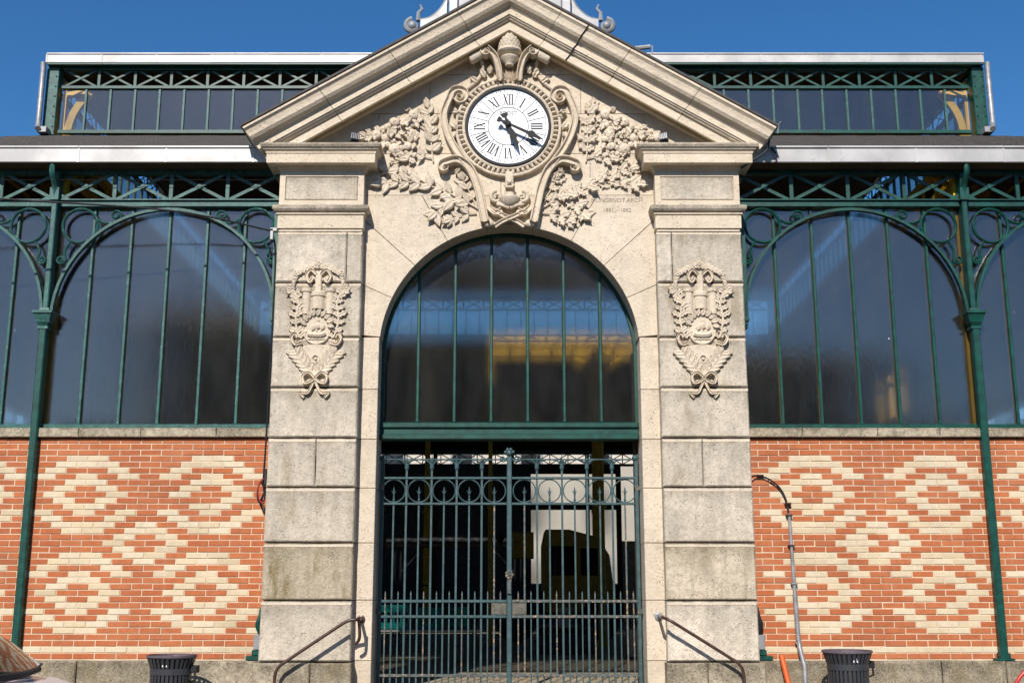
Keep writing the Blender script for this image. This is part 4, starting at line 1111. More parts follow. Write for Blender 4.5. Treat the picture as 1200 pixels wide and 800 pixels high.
wall_frame(0, CX0+0.16, CX1-0.16, CY1, 'clerestory_back', 9.49, False)
wall_frame(1, CY0+0.16, CY1-0.16, CX0, 'clerestory_side', 9.49, False)
wall_frame(1, CY0+0.16, CY1-0.16, CX1, 'clerestory_side', 9.49, False)
for x in (CX0, CX1):
    for y in (CY0, CY1):
        m = MB(); m.box(x-0.11, x+0.11, y-0.09, y+0.11, 9.44, 10.733, 0.01)
        if y == CY0:
            for k in range(6):
                for dx in (-0.07, 0.07): m.ball((x+dx, y-0.092, 9.6+0.19*k), 0.017, 6, 4)
        m.build('corner_post', 'green_worn' if x < 0 else 'green', hall)
# lean-out gutter, fascia and upper roof
gutter_run(CX0-0.09, CX1+0.09, CY0-0.20, 10.765, 10.945, 0.98, 'upper_gutter')
m = MB(); m.box(CX0-0.08, CX1+0.08, CY0-0.19, CY1+0.3, 10.735, 10.763); m.build('upper_soffit', 'green', hall)
m = MB()
ax_, bx_, ay_, by_ = CX0-0.06, CX1+0.06, CY0-0.12, CY1+0.12; cx_, cy_ = (ax_+bx_)/2, (ay_+by_)/2
m.add([(ax_, ay_, 10.93), (bx_, ay_, 10.93), (bx_, by_, 10.93), (ax_, by_, 10.93), (cx_-4, cy_, 12.6), (cx_+4, cy_, 12.6), (ax_, ay_, 10.77), (bx_, ay_, 10.77), (bx_, by_, 10.77), (ax_, by_, 10.77)],
      [(0,1,5,4),(1,2,5),(2,3,4,5),(3,0,4),(6,7,1,0),(7,8,2,1),(8,9,3,2),(9,6,0,3),(9,8,7,6)])
m.build('upper_roof', 'slate', hall)
m = MB(); m.box(CX0+0.1, CX1-0.1, CY0+0.1, CY1-0.1, 10.70, 10.733); m.build('ceiling', 'wood', hall)
for s, x in ((-1, CX0-0.13), (1, CX1+0.13)):
    m = MB(); m.tube([(x, CY0-0.22, 10.76), (x, CY0-0.20, 10.6), (x, CY0-0.20, 9.62), (x+0.03*-s, CY0-0.26, 9.52), (x-0.05*s, CY0-0.32, 9.46)], 0.048, 10); m.build('downpipe', 'pipe', hall, True)
    m = MB(); m.box(x-0.08-0.1*s, x+0.08-0.1*s, CY0-0.28, CY0-0.10, 9.42, 9.52); m.build('flashing', 'zinc_dark', hall)
# inner frame: yellow columns, lattice girders and corner brackets
ring_xy = [(x, y) for x in (CX0, -2.62, 2.62, CX1) for y in (CY0, CY1)]+[(x, y) for x in (CX0, CX1) for y in (11.7, 17.3)]
for x, y in ring_xy:
    c = node('inner_column', (x, y+0.2, 0.47), hall)
    m = MB(); m.lathe([(0.16, 0.47), (0.16, 0.62), (0.12, 0.66), (0.105, 0.9), (0.095, 3.9), (0.12, 3.93), (0.12, 4.0), (0.085, 4.04), (0.075, 8.2), (0.11, 8.3), (0.16, 8.5), (0.16, 8.6)], (x, y+0.2, 0), 12); m.build('shaft', 'yellow', c, True)
    for q in (-1, 1):
        pts = polyline([(x+q*0.08, y+0.2, 7.4), (x+q*0.18, y+0.2, 8.2), (x+q*0.9, y+0.2, 8.85)], 6); m = MB(); m.tube(pts, 0.05, 6); m.build('brace', 'yellow', c, True)
m = MB()
for y in (CY0+0.2, CY1-0.2):
    m.box(CX0, CX1, y-0.08, y+0.08, 8.86, 8.95); m.box(CX0, CX1, y-0.08, y+0.08, 9.33, 9.43)
    for k in range(25):
        x = CX0+MOD*k*0.993; m.bar((x+.02, y, 8.95), (x+0.64, y, 9.33), 0.05, 0.03); m.bar((x+0.64, y+.03, 8.95), (x+.02, y+.03, 9.33), 0.05, 0.02)
for x in (CX0+0.2, CX1-0.2):
    m.box(x-0.08, x+0.08, CY0+.3, CY1-.3, 8.86, 8.95); m.box(x-0.08, x+0.08, CY0+.3, CY1-.3, 9.33, 9.43)
    for k in range(24): y = CY0+0.4+0.66*k; m.box(x-0.03, x+0.03, y, y+0.05, 8.95, 9.33)
m.build('girder', 'yellow', hall)
for s, x in ((-1, CX0+0.10), (1, CX1-0.10)):        # curved yellow bracket in each clerestory corner
    g = node('corner_bracket', (x, CY0+0.22, 9.5), hall)
    n = 16; m = MB()
    def strip(A, B):
        for k in range(len(A)-1):
            q = [(x-s*A[k][0], A[k][1]), (x-s*A[k+1][0], A[k+1][1]), (x-s*B[k+1][0], B[k+1][1]), (x-s*B[k][0], B[k][1])]
            m.prism(q, CY0+0.16, CY0+0.24)
    strip([(0.075, 9.46), (0.075, 10.55)], [(0.02, 9.46), (0.02, 10.55)])
    strip([(0.20+0.34*(k/n)**2.4, 9.46+0.86*(k/n)) for k in range(n+1)], [(0.075+0.32*(k/n)**2.4, 9.46+0.90*(k/n)) for k in range(n+1)])
    strip([(0.075, 10.26), (0.50, 10.36)], [(0.075, 10.36), (0.50, 10.44)])
    m.build('web', 'yellow', g)
    m = MB(); m.lathe([(0.075, CY0+0.14), (0.075, CY0+0.26)], (x-s*0.42, 0, 10.30), 12, 'y'); m.build('boss', 'yellow', g)
# side and back walls of the hall (seen through the glass)
def far_wall(ax, A, B, C):
    g = node('outer_wall', ((A+B)/2, C, 0) if ax == 0 else (C, (A+B)/2, 0), hall)
    sg = 1 if C > 0 else -1
    def bx(m, a, b, d0, d1, z0, z1):
        d0, d1 = sorted((C+d0, C+d1))
        if ax == 0: m.box(a, b, d0, d1, z0, z1)
        else: m.box(d0, d1, a, b, z0, z1)
    n = max(1, round((B-A)/2.666)); w = (B-A)/n
    m = MB(); bx(m, A, B, -0.1, 0.1, 6.0, 6.08); bx(m, A, B, -0.1, 0.1, 6.43, 6.56); m.build('rail', 'green', g)
    for i in range(n+1):
        m = MB(); bx(m, A+w*i-0.07, A+w*i+0.07, -0.1, 0.1, 0.0, 6.45); m.build('post', 'wood', g)
    m = MB(); k = 0; x = A
    while x < B-0.1:
        e = x+0.666
        bx(m, x-0.02, x+0.02, -0.02, 0.02, 6.08, 6.43)
        if ax == 0:
            m.bar((x+.03, C, 6.09), (e-.03, C, 6.43), 0.035, 0.03); m.bar((x+.03, C+.03, 6.43), (e-.03, C+.03, 6.09), 0.035, 0.02)
        x = e
    m.build('lattice', 'green', g)
    return g, bx, w, n
for C in (-13.9, 13.9):
    g, bx, w, n = far_wall(1, 0.3, 29.0, C)
    m = MB(); bx(m, 0.3, 29, -0.15, 0.15, 0.0, 3.3); m.build('dado', 'mortar', g)
    for i in range(n):
        m = MB(); bx(m, 0.3+w*i+0.07, 0.3+w*(i+1)-0.07, -0.004, 0.004, 3.3, 6.0); m.build('glass_pane', 'glass', g)
g, bx, w, n = far_wall(0, -13.9, 13.9, 29.0)
m = MB(); bx(m, -13.83, 0.72, -0.05, 0.05, 0.0, 6.0); m.build('boarding', 'dark', g)
m = MB(); bx(m, 3.9, 13.83, -0.05, 0.05, 0.0, 3.3); m.build('dado', 'mortar', g)
for a, b in ((3.9, 8.9), (8.9, 13.83)):
    m = MB(); bx(m, a+.07, b-.07, -0.004, 0.004, 3.3, 6.0); m.build('glass_pane', 'glass_back', g)
m = MB(); bx(m, 0.72, 3.9, -0.06, 0.06, 4.42, 4.66); bx(m, 0.72, 3.9, -.06, .06, 5.72, 6.0); m.build('door_head', 'wood', g)
m = MB(); bx(m, 0.72, 3.9, -0.004, 0.004, 4.66, 5.72); m.build('glass_pane', 'glass_back', g)
m = MB(); bx(m, 0.72, 3.9, -0.004, 0.004, 1.8, 4.42); m.build('glass_pane', 'glass_back', g)
m = MB(); bx(m, 3.82, 4.0, -0.09, 0.09, 0.0, 6.0); m.build('door_post', 'wood', g)
m = MB(); bx(m, 0.72, 3.82, -0.05, 0.05, 0.0, 1.8); m.build('door_panel', 'dark', g)

# roof behind the pediment and its lantern
m = MB(); vs = []
for y in (0.36, 5.5):
    for x, z in ((-3.0, 8.60-RS*3.0-0.02), (0, 8.58), (3.0, 8.60-RS*3.0-0.02), (2.6, 6.5), (-2.6, 6.5)): vs.append((x, y, z))
m.add(vs, [(0,1,2,3,4), (9,8,7,6,5), (1,0,5,6), (2,1,6,7), (3,2,7,8), (4,3,8,9), (0,4,9,5)]); m.build('porch_roof', 'zinc_dark', portal)
lan = thing('roof_lantern', (0, 1.6, 8.3), 'grey zinc lantern turret flanked by white scroll brackets, rising behind the pediment', 'roof turret')
m = MB(); m.box(-0.70, 0.70, 1.3, 2.7, 8.2, 11.6, 0.01); m.build('drum', 'zinc_dark', lan)
for s in (-1, 1):
    m = MB(); m.box(*sorted((s*0.70, s*0.82)), 1.24, 2.7, 8.0, 11.5, 0.01); m.build('corner_pilaster', 'zinc_mid', lan)
    P = polyline([at(597+s*73, 1, 1.3), at(597+s*80, 12, 1.3), at(597+s*92, 22, 1.3), at(597+s*104, 25, 1.3)], 7)
    for p in P: p.x = s*abs(p.x)
    m = MB(); zb = P[-1].z-0.45
    for a, b in zip(P[:-1], P[1:]):
        q = [(a.x, a.z), (b.x, b.z), (b.x, zb), (a.x, zb)]
        if s > 0: q = q[::-1]
        m.prism(q, 1.26, 1.42)
    m.build('bracket_web', 'zinc_mid', lan)
    m = MB(); m.tube(P, 0.035, 6); c = at(597+s*114, 30, 1.3); c.x = s*abs(c.x)
    sp = spiral((c.x, 1.32, c.z), 0.095, 0.03, (PI/2), -1.2*s, 24); m.tube(sp, [0.045-0.02*k/24 for k in range(25)], 7)
    m.ball((c.x, 1.32, c.z), 0.07, 9, 6); m.build('volute', 'zinc_dark', lan, True)
    t = at(597+s*107, 22, 1.3); t.x = s*abs(t.x)
    m = MB(); m.tube([t+Vector((0, .03, -.02)), t+Vector((0, .03, 0.10)), t+Vector((-s*.05, .03, 0.16)), t+Vector((-s*.02, .03, .22))], [0.035, 0.025, 0.02, 0.012], 6); m.build('sprout', 'zinc_dark', lan, True)
m = MB(); m.box(-1.0, 1.0, 1.1, 2.9, 11.6, 11.75); m.box(-0.85, 0.85, 1.2, 2.8, 11.75, 11.9); m.build('lantern_cornice', 'zinc', lan)
m = MB(); m.add([(-0.9, 1.2, 11.9), (0.9, 1.2, 11.9), (0.9, 2.8, 11.9), (-0.9, 2.8, 11.9), (0, 2, 13.6)], [(0,1,4),(1,2,4),(2,3,4),(3,0,4),(3,2,1,0)]); m.build('spire', 'slate', lan)

p = at(744, 57, 3.0); q = at(762, 55, 3.0)
m = MB(); m.tube([p, q], 0.035, 8); m.tube([q+Vector((0.03, 0, 0.02)), q+Vector((0.03, 0, -0.12))], 0.01, 5); m.tube([p+Vector((0.05, 0, 0)), p+Vector((0.05, 0.3, -0.75))], 0.02, 6); m.build('roof_ladder_hook', 'zinc_mid', portal)

# ================================================================== GATE
gate = thing('iron_gate', (0, 0.2, 0.55), 'closed blue-green wrought iron double gate with rings and spear tips under the arch', 'gate')
GYY = 0.20
Z_BOT, Z_L1, Z_L2, Z_R1, Z_R2, Z_TOP = 0.677, 1.305, 1.471, 2.545, 2.834, 3.035
for s in (-1, 1):
    lf = node('gate_leaf', (s*0.72, GYY, 0.55), gate)
    XA, XB = 0.028, 1.452; n = 5; pw = (XB-XA)/n
    for z, h, mt in ((Z_BOT, 0.030, 'gate_rust'), (Z_L1, 0.030, 'gate_rust' if s > 0 else 'gate'), (Z_L2, 0.030, 'gate_rust' if s > 0 else 'gate'), (Z_R1, 0.026, 'gate'), (Z_R2, 0.026, 'gate')):
        m = MB(); m.box(*sorted((s*XA, s*XB)), GYY-0.02, GYY+0.02, z-h/2, z+h/2, 0.004); m.build('rail', mt, lf)
    m = MB(); m.box(*sorted((s*(XB-0.03), s*(XB+0.012))), GYY-0.022, GYY+0.022, 0.50, 3.05, 0.005); m.ball((s*(XB-0.015), GYY, 3.06), 0.04, 8, 6); m.build('hanging_stile', 'gate', lf)
    for z in (1.36, 2.72):
        m = MB(); m.box(*sorted((s*(XB-0.03), s*(XB+0.03))), GYY-0.03, GYY+0.03, z-0.03, z+0.03, 0.005); m.build('hinge', 'gate_rust', lf)
    for i in range(1, n):                                # through bars with cup heads
        x = s*(XA+pw*i)
        m = MB(); m.box(x-0.011, x+0.011, GYY-0.011, GYY+0.011, 0.52, 2.94); m.build('bar', 'gate', lf)
        m = MB(); m.lathe([(0.016, 2.92), (0.026, 2.945), (0.024, 2.965), (0.018, 3.0), (0.030, 3.03)], (x, GYY, 0), 8); 
        for q in (-1, 1):
            m.tube(polyline([(x, GYY, 2.96), (x+q*0.022, GYY, 3.0), (x+q*0.06, GYY, 3.035), (x+q*0.10, GYY, 3.042)], 4), 0.010, 5)
        m.tube([(x, GYY, 3.0), (x, GYY, 3.10)], [0.01, 0.004], 5); m.build('cup_head', 'gate', lf)
    m = MB(); m.tube([(s*XB, GYY, 3.045), (s*XA, GYY, 3.045)], 0.009, 5); m.build('top_rod', 'gate', lf)
    for i in range(n):
        x = s*(XA+pw*(i+0.5))
        m = MB(); m.tube([(x+0.128*math.cos(2*PI*k/30), GYY, (Z_R1+Z_R2)/2+0.128*math.sin(2*PI*k/30)) for k in range(30)], 0.0075, 6, closed=True); m.build('ring', 'gate', lf, True)
        m = MB(); m.box(x-0.009, x+0.009, GYY-0.009, GYY+0.009, 0.52, 2.575); m.build('slim_bar', 'gate_rust' if i in (0, 4) and s > 0 or (i == 0) else 'gate', lf)
        m = MB(); z = 2.575; m.lathe([(0.013, z), (0.016, z+0.012), (0.010, z+0.025), (0.009, z+0.07), (0.016, z+0.085), (0.008, z+0.10), (0.011, z+0.115), (0.001, z+0.165)], (x, GYY, 0), 7)
        m.tube([(x-0.028, GYY, z+0.112), (x, GYY, z+0.092), (x+0.028, GYY, z+0.112)], [0.003, 0.009, 0.003], 5); m.build('spear_tip', 'gate', lf)
    for i in range(2*n):                                 # dog bars between
        x = s*(XA+pw*(i+0.5)/2)
        m = MB(); m.box(x-0.007, x+0.007, GYY-0.007, GYY+0.007, 0.52, 1.545); m.add([(x-.007, GYY-.007, 1.545), (x+.007, GYY-.007, 1.545), (x+.007, GYY+.007, 1.545), (x-.007, GYY+.007, 1.545), (x, GYY, 1.585)], [(0,1,4),(1,2,4),(2,3,4),(3,0,4)])
        m.build('dog_bar', 'gate_rust' if i % 3 == 0 else 'gate', lf)
    m = MB(); m.box(*sorted((s*0.03, s*(0.20 if s < 0 else 0.19))), GYY-0.012, GYY+0.012, Z_L1+0.02, Z_L2-0.02, 0.004); m.build('lock_plate', 'old_plate', lf)
m = MB(); m.box(-0.028, 0.028, GYY-0.035, GYY+0.03, 0.50, 3.08, 0.008); m.build('meeting_stile', 'gate', gate)
m = MB(); m.ball((0, GYY, 3.12), 0.042, 10, 7)
for a in (0.3, 1.2, 2.0, 2.9): m.ball((0.045*math.cos(a), GYY-0.02, 3.115+0.045*math.sin(a)), 0.022, 7, 5)
for q in (-1, 1): m.tube([(q*0.02, GYY, 3.05)]+[(x, GYY, z) for x, z in sp2(q*0.075, 3.055, 0.04, 0.012, PI if q > 0 else 0, 1.1*q, 14)], 0.009, 5)
m.build('rosette_finial', 'gate', gate, True)
m = MB()
for k in range(7):
    t = 2*PI*k/7; m.ball((0.032*math.cos(t), GYY-0.055, 1.76+0.036*math.sin(t)), 0.019, 7, 5)
m.ball((0, GYY-0.06, 1.76), 0.02, 7, 5); m.box(-0.022, 0.022, GYY-0.06, GYY-0.03, 1.55, 1.72, 0.006); m.build('lock_ornament', 'gate_rust', gate)

# ================================================================== STREET FURNITURE
def bin_():
    t = thing('litter_bin', (0, 0, 0), '', 'litter bin', 'slatted litter bins on the pavement')
    HB = 0.0
    n = 30
    for k in range(n):
        a = 2*PI*k/n; u = Vector((math.cos(a), math.sin(a), 0)); w = Vector((-u.y, u.x, 0))
        vs = []
        for r_, z in ((0.205, 0.06), (0.205, 0.80), (0.215, 0.835), (0.25, 0.935)):
            for q, d in ((-0.0135, 0), (0.0135, 0), (0.0135, -0.008), (-0.0135, -0.008)): vs.append(u*(r_+d)+w*q*(1+(r_-0.205)*2)+Vector((0, 0, z)))
        fs = [(0,3,2,1), (12,13,14,15)]
        for i in range(3):
            for j in range(4): p = i*4+j; q = i*4+(j+1) % 4; fs.append((p, q, q+4, p+4))
        m = MB(); m.add(vs, fs); o = m.build('slat', 'bin', t)
    def hoop(r, z0, z1, th):
        m = MB(); vs = []; fs = []; N = 40
        for rr_, z in ((r, z0), (r+th, z0), (r+th, z1), (r, z1)):
            for k in range(N): vs.append((rr_*math.cos(2*PI*k/N), rr_*math.sin(2*PI*k/N), z))
        for i in range(4):
            for k in range(N): a = i*N+k; b = i*N+(k+1) % N; c = ((i+1) % 4)*N; fs.append((a, b, c+(k+1) % N, c+k))
        return m.add(vs, fs)
    hoop(0.198, 0.755, 0.815, 0.012).build('band', 'bin', t, True)
    hoop(0.198, 0.05, 0.10, 0.012).build('band', 'bin', t, True)
    hoop(0.238, 0.925, 0.947, 0.016).build('rim', 'bin_rim', t, True)
    m = MB(); m.lathe([(0.188, 0.03), (0.188, 0.80), (0.20, 0.84), (0.228, 0.915), (0.215, 0.915), (0.18, 0.80), (0.17, 0.5)], (0, 0, 0), 28); m.build('liner', 'bin_dark', t, True)
    m = MB(); m.lathe([(0.06, 0.0), (0.06, 0.05)], (0, 0, 0), 12); m.build('foot', 'bin_dark', t)
    m = MB(); m.box(-0.03, -0.018, -0.222, -0.206, 0.835, 0.875, 0.004); m.box(0.008, 0.02, -0.222, -0.206, 0.835, 0.875, 0.004); m.build('label_plate', 'white', t)
    m = MB(); m.box(0.20, 0.275, -0.04, 0.06, 0.77, 0.84, 0.01); m.tube([(0.205, 0, 0.80), (0.25, -0.03, 0.80), (0.255, -0.03, 0.70), (0.21, 0, 0.68)], 0.012, 6); m.build('latch', 'bin_dark', t)
    return t
b1 = bin_(); b1.location = (-3.455, -0.70, 0.0); b1['label'] = 'dark slatted litter bin left of the gateway, below the left brick wall'
b2 = copy_tree(b1); b2.location = (3.465, -0.70, 0.045); b2.rotation_euler = (0, 0, 0.12); b2['label'] = 'dark slatted litter bin right of the gateway, beside the grey pipe'
m = MB(); m.lathe([(0.24, 0.0), (0.24, 0.045)], (3.465, -0.70, 0), 24); struct(m.build('paving_pad', 'plinth'))

def handrail(s, pts, lab):
    t = thing('handrail', (s*2.44, -0.48, 0), lab, 'handrail', 'tubular handrails at the gateway')
    m = MB(); m.tube(pts, 0.0175, 10); m.build('tube', 'rail', t, True)
    m = MB(); p = Vector(pts[0]); m.lathe([(0.045, WY-0.002), (0.045, WY-0.016), (0.03, WY-0.022)], (p.x, 0, p.z), 12, 'y'); m.tube([p, Vector((p.x, WY-0.01, p.z))], 0.018, 8); m.build('wall_flange', 'rail' if s < 0 else 'zinc_dark', t, True)
    m = MB(); q = Vector(pts[-1]); m.lathe([(0.05, 0.0), (0.05, 0.012), (0.03, 0.02)], (q.x, q.y, 0), 12); m.build('floor_flange', 'rail', t)
    return t
Yr = -0.47
PL = [(-1.60, -0.40, 1.285)]+polyline([(-1.62, Yr, 1.29), (-1.70, Yr, 1.275), (-1.80, Yr, 1.215)], 4)[:-1]+polyline([(-1.80, Yr, 1.215), (-2.30, Yr, 0.885), (-2.40, Yr, 0.81), (-2.437, Yr, 0.72), (-2.44, Yr, 0.5), (-2.44, Yr, 0.0)], 6)
hl = handrail(-1, PL, 'brown tubular handrail with a U-bend end beside the left pilaster')
m = MB(); m.tube(polyline([(-1.595, -0.40, 1.31), (-1.585, -0.36, 1.20), (-1.588, -0.33, 1.09), (-1.63, -0.30, 1.03)], 6), 0.017, 8); m.build('return_bend', 'rail', hl, True)
PR = polyline([(1.615, -0.40, 1.315), (1.69, Yr, 1.28), (1.80, Yr, 1.215)], 5)[:-1]+polyline([(1.80, Yr, 1.215), (2.31, Yr, 0.90), (2.405, Yr, 0.83), (2.44, Yr, 0.74), (2.452, Yr, 0.5), (2.452, Yr, 0.0)], 6)
handrail(1, PR, 'reddish brown tubular handrail beside the right pilaster, in front of the stained stones')

# grey conduit and its black cable
t = thing('conduit_pipe', (3.16, -0.16, 0), 'thin grey metal pipe up the right brick wall, a black cable curving from its top', 'pipe')
m = MB(); m.tube([(3.155, -0.165, 0.0), (3.155, -0.165, 0.80), (3.135, -0.08, 0.98), (3.128, -0.06, 1.10), (3.118, -0.055, 1.55)], 0.026, 10); m.build('lower_pipe', 'pipe', t, True)
m = MB(); m.tube([(3.118, -0.055, 1.55), (3.108, -0.055, 2.0), (3.100, -0.055, 2.42)], [0.021, 0.019, 0.017], 10); m.build('upper_pipe', 'pipe', t, True)
m = MB(); m.tube(polyline([(2.67, -0.10, 2.815), (2.76, -0.06, 2.835), (2.89, -0.055, 2.80), (3.01, -0.055, 2.70), (3.075, -0.055, 2.56), (3.098, -0.055, 2.40)], 6), 0.010, 7); m.build('cable', 'cable', t, True)
for x, z in ((3.115, 1.66), (3.105, 2.07), (3.098, 2.40), (3.092, 2.53), (2.80, 2.84), (3.130, 1.03)):
    m = MB(); m.box(x-0.034, x+0.034, -0.08, -0.02, z-0.009, z+0.009, 0.003); m.build('pipe_clip', 'rail' if z > 1.7 else 'pipe', t)
t = thing('plastic_pipe', (2.97, -0.30, 0), 'bright orange plastic pipe standing against the plinth beside the thin grey metal pipe', 'pipe')
m = MB(); vs = []
m.tube([(3.055, -0.40, 0.0), (2.915, -0.16, 0.905)], 0.029, 14, cap=False); m.tube([(3.055, -0.40, 0.0), (2.915, -0.16, 0.905)], 0.024, 14); m.build('tube', 'orange', t, True)
m = MB(); m.lathe([(0.031, 0.0), (0.043, 0.0), (0.043, 0.06), (0.031, 0.06)], (3.055, -0.40, 0), 14); m.build('socket', 'orange', t)
# overhead wire with the drop cable on the left pilaster
t = thing('overhead_wire', (-2.70, -0.32, 5.6), 'black overhead wire from the left to the pilaster, with drop cable and coil', 'cable')
w0 = Vector((-2.70, -0.31, 5.60)); w1 = at(200, 247, -0.60); w2 = at(0, 233, -0.87); w3 = w2+(w2-w1)*1.6
m = MB(); m.tube(polyline([w0, w1, w2, w3], 10), 0.011, 6); m.build('wire', 'cable', t, True)
a0, a1_ = at(-2, 211, -0.12), at(326, 211, -0.12)
m = MB(); m.tube([a0, a1_], 0.004, 4); m.build('thin_wire', 'cable', t)
m = MB(); m.box(-2.735, -2.66, -0.33, -0.26, 5.60, 5.64, 0.004); m.box(-2.735, -2.70, -0.33, -0.29, 5.50, 5.63, 0.004); m.build('anchor', 'zinc', t)
dr = polyline([(-2.71, -0.31, 5.58), (-2.688, -0.20, 5.3), (-2.69, -0.20, 4.2), (-2.70, -0.20, 3.2), (-2.715, -0.17, 2.85), (-2.72, -0.16, 2.75)], 6)
m = MB(); m.tube(dr, 0.011, 6); m.build('drop_cable', 'cable', t, True)
m = MB(); c = Vector((-2.735, -0.15, 2.64)); m.tube([c+Vector((0.045*math.cos(2*PI*k/18), 0.01*math.sin(k), 0.12*math.sin(2*PI*k/18))) for k in range(18)], 0.010, 6, closed=True)
m.tube(polyline([c+Vector((0, 0, 0.12)), c+Vector((0.03, 0, 0.0)), c+Vector((-0.01, -.01, -0.1)), c+Vector((0.03, 0, -0.19)), c+Vector((0.06, .0, -0.15))], 5), 0.011, 6); m.build('cable_coil', 'cable', t, True)
m = MB(); m.tube([c+Vector((0.02+0.05*math.cos(2*PI*k/18), -0.03, 0.02+0.13*math.sin(2*PI*k/18))) for k in range(18)], 0.006, 6, closed=True); m.build('red_loop', 'redp', t, True)
m = MB(); m.box(-2.705, -2.675, -0.20, -0.14, 2.72, 2.90, 0.006); m.build('connector', 'cable', t)
# cable that leaves the right end of the pediment
t = thing('drip_cable', (2.95, -0.4, 6.4), 'black cable hanging loose under the right end of the pediment by the gutter', 'cable')
m = MB(); m.tube(polyline([(3.02, -0.35, 6.70), (2.99, -0.42, 6.60), (2.95, -0.42, 6.52), (2.80, -0.40, 6.42), (2.68, -0.32, 6.36)], 6), 0.012, 6); m.tube(polyline([(3.05, -0.3, 6.62), (3.10, -0.33, 6.52), (3.07, -0.32, 6.46)], 5), 0.012, 6); m.build('cable', 'cable', t, True)
# thin conductor across the raking cornice
t = thing('lightning_conductor', (0.70, -0.5, 7.9), 'thin black conductor wire crossing the right slope of the pediment cornice', 'wire')
prs = [(y-0.008, v) for y, v in PROF[3:21]]
pts = []
for y, v in prs:
    x = 0.93-(8.57-v)*0.55; pts.append((x, y, v-RS*x))
m = MB(); m.tube(pts, 0.0075, 5); m.build('wire', 'cable', t)
# small floodlights on the two capitals
def flood():
    t = thing('floodlight', (0, 0, 0), '', 'floodlight', 'small floodlights on the capitals')
    m = MB(); m.box(-0.05, 0.05, -0.06, 0.05, 0.03, 0.11, 0.012); m.build('housing', 'bin', t)
    m = MB()
    for k in range(5): m.box(-0.045+0.02*k, -0.037+0.02*k, -0.075, -0.058, 0.035, 0.105)
    m.build('fins', 'pipe', t)
    m = MB(); m.box(-0.02, 0.02, -0.02, 0.02, 0.0, 0.03); m.build('bracket', 'bin', t)
    return t
f1 = flood(); f1.location = (-1.795, -0.42, 6.622); f1.rotation_euler = (0, 0.12, 0.2); f1['label'] = 'small grey floodlight lying on top of the left capital below the fruit carving'
f2 = copy_tree(f1); f2.location = (1.79, -0.42, 6.622); f2.rotation_euler = (0, -0.12, -0.2); f2['label'] = 'small grey floodlight on top of the right capital below the fruit carving'
# red hoop at the right edge
t = thing('hoop_stand', (5.42, -0.8, 0), 'red curved steel tube hoop in front of the plinth at the right edge', 'hoop')
m = MB(); m.tube([(5.07, -0.8, 0.0), (5.07, -0.8, 0.45)]+[(5.42-0.35*math.cos(PI*k/16), -0.8, 0.45+0.40*math.sin(PI*k/16)) for k in range(1, 16)]+[(5.77, -0.8, 0.45), (5.77, -0.8, 0.0)], 0.019, 10); m.build('tube', 'redp', t, True)
for x in (5.07, 5.77):
    m = MB(); m.lathe([(0.05, 0), (0.05, 0.012), (0.025, 0.02)], (x, -0.8, 0), 12); m.build('base_flange', 'redp', t)

# ================================================================== PARKED CAR (mostly outside the frame)
car = thing('parked_car', (-5.2, -4.2, -0.15), 'silver-white hatchback nosing into the bottom left corner, its windscreen mirroring the brick wall', 'car')
GZ = -0.15
def station(x, w, zb, zh, wt=None):
    """half outline of the lower body at x"""
    return [(x, -w*0.92, zb), (x, -w, zb+0.14), (x, -w*1.0, zb+(zh-zb)*0.6), (x, -w*0.95, zh-0.05), (x, -w*0.80, zh), (x, 0, zh+0.025), (x, w*0.80, zh), (x, w*0.95, zh-0.05), (x, w, zb+(zh-zb)*0.6), (x, w, zb+0.14), (x, w*0.92, zb)]
CSH = -0.13
ST = [(-6.75, 0.70, 0.15, 0.78), (-6.70, 0.80, 0.10, 0.95), (-6.2, 0.84, 0.06, 0.98), (-5.2, 0.86, 0.05, 0.97), (-4.2, 0.86, 0.05, 0.985), (-3.42, 0.85, 0.05, 0.95), (-3.2, 0.84, 0.06, 0.88), (-2.95, 0.80, 0.08, 0.80), (-2.75, 0.72, 0.10, 0.68), (-2.64, 0.60, 0.15, 0.55)]
m = MB(); vs = []; fs = []
ST = [(x, w, zb, zh-0.02) for x, w, zb, zh in ST]
for x, w, zb, zh in ST: vs += [(a, b-4.2, c) for a, b, c in station(x, w, zb, zh)]
K = 11
for i in range(len(ST)-1):
    for k in range(K-1): a = i*K+k; fs.append((a, a+1, a+K+1, a+K))
    fs.append((i*K+K-1, i*K, (i+1)*K, (i+1)*K+K-1))
fs.append(tuple(range(K))[::-1]); fs.append(tuple(range((len(ST)-1)*K, len(ST)*K)))
m.add(vs, fs); m.build('body', 'carpaint', car, True)
def quad(name, pts, mat, th=0.012):
    P = [Vector(p) for p in pts]; n = (P[1]-P[0]).cross(P[2]-P[0]).normalized()*th
    m = MB(); k = len(P); m.add(P+[p-n for p in P], [tuple(range(k)), tuple(reversed(range(k, 2*k)))]+[((i+1) % k, i, k+i, k+(i+1) % k) for i in range(k)]); return m.build(name, mat, car)
Wb, Wt = 0.74, 0.58
yb0, yb1, yt0, yt1 = -4.2-Wb, -4.2+Wb, -4.2-Wt, -4.2+Wt
XB_, XT_ = -3.46, -3.86; ZB_, ZT_ = 1.00, 1.315
m = MB(); vs = []; fs = []; nu = 8
for i in range(5):
    t_ = i/4
    for k in range(nu+1):
        u_ = k/nu*2-1; bow = 0.10*(1-u_*u_)
        vs.append((XB_+(XT_-XB_)*t_-0.10+bow, -4.2+u_*(Wb+(Wt-Wb)*t_), ZB_+(ZT_-ZB_)*t_+0.03*math.sin(PI*t_)))
for i in range(4):
    for k in range(nu): a = i*(nu+1)+k; fs.append((a, a+1, a+nu+2, a+nu+1))
m.add(vs, fs); m.build('windscreen', 'carglass', car, True)
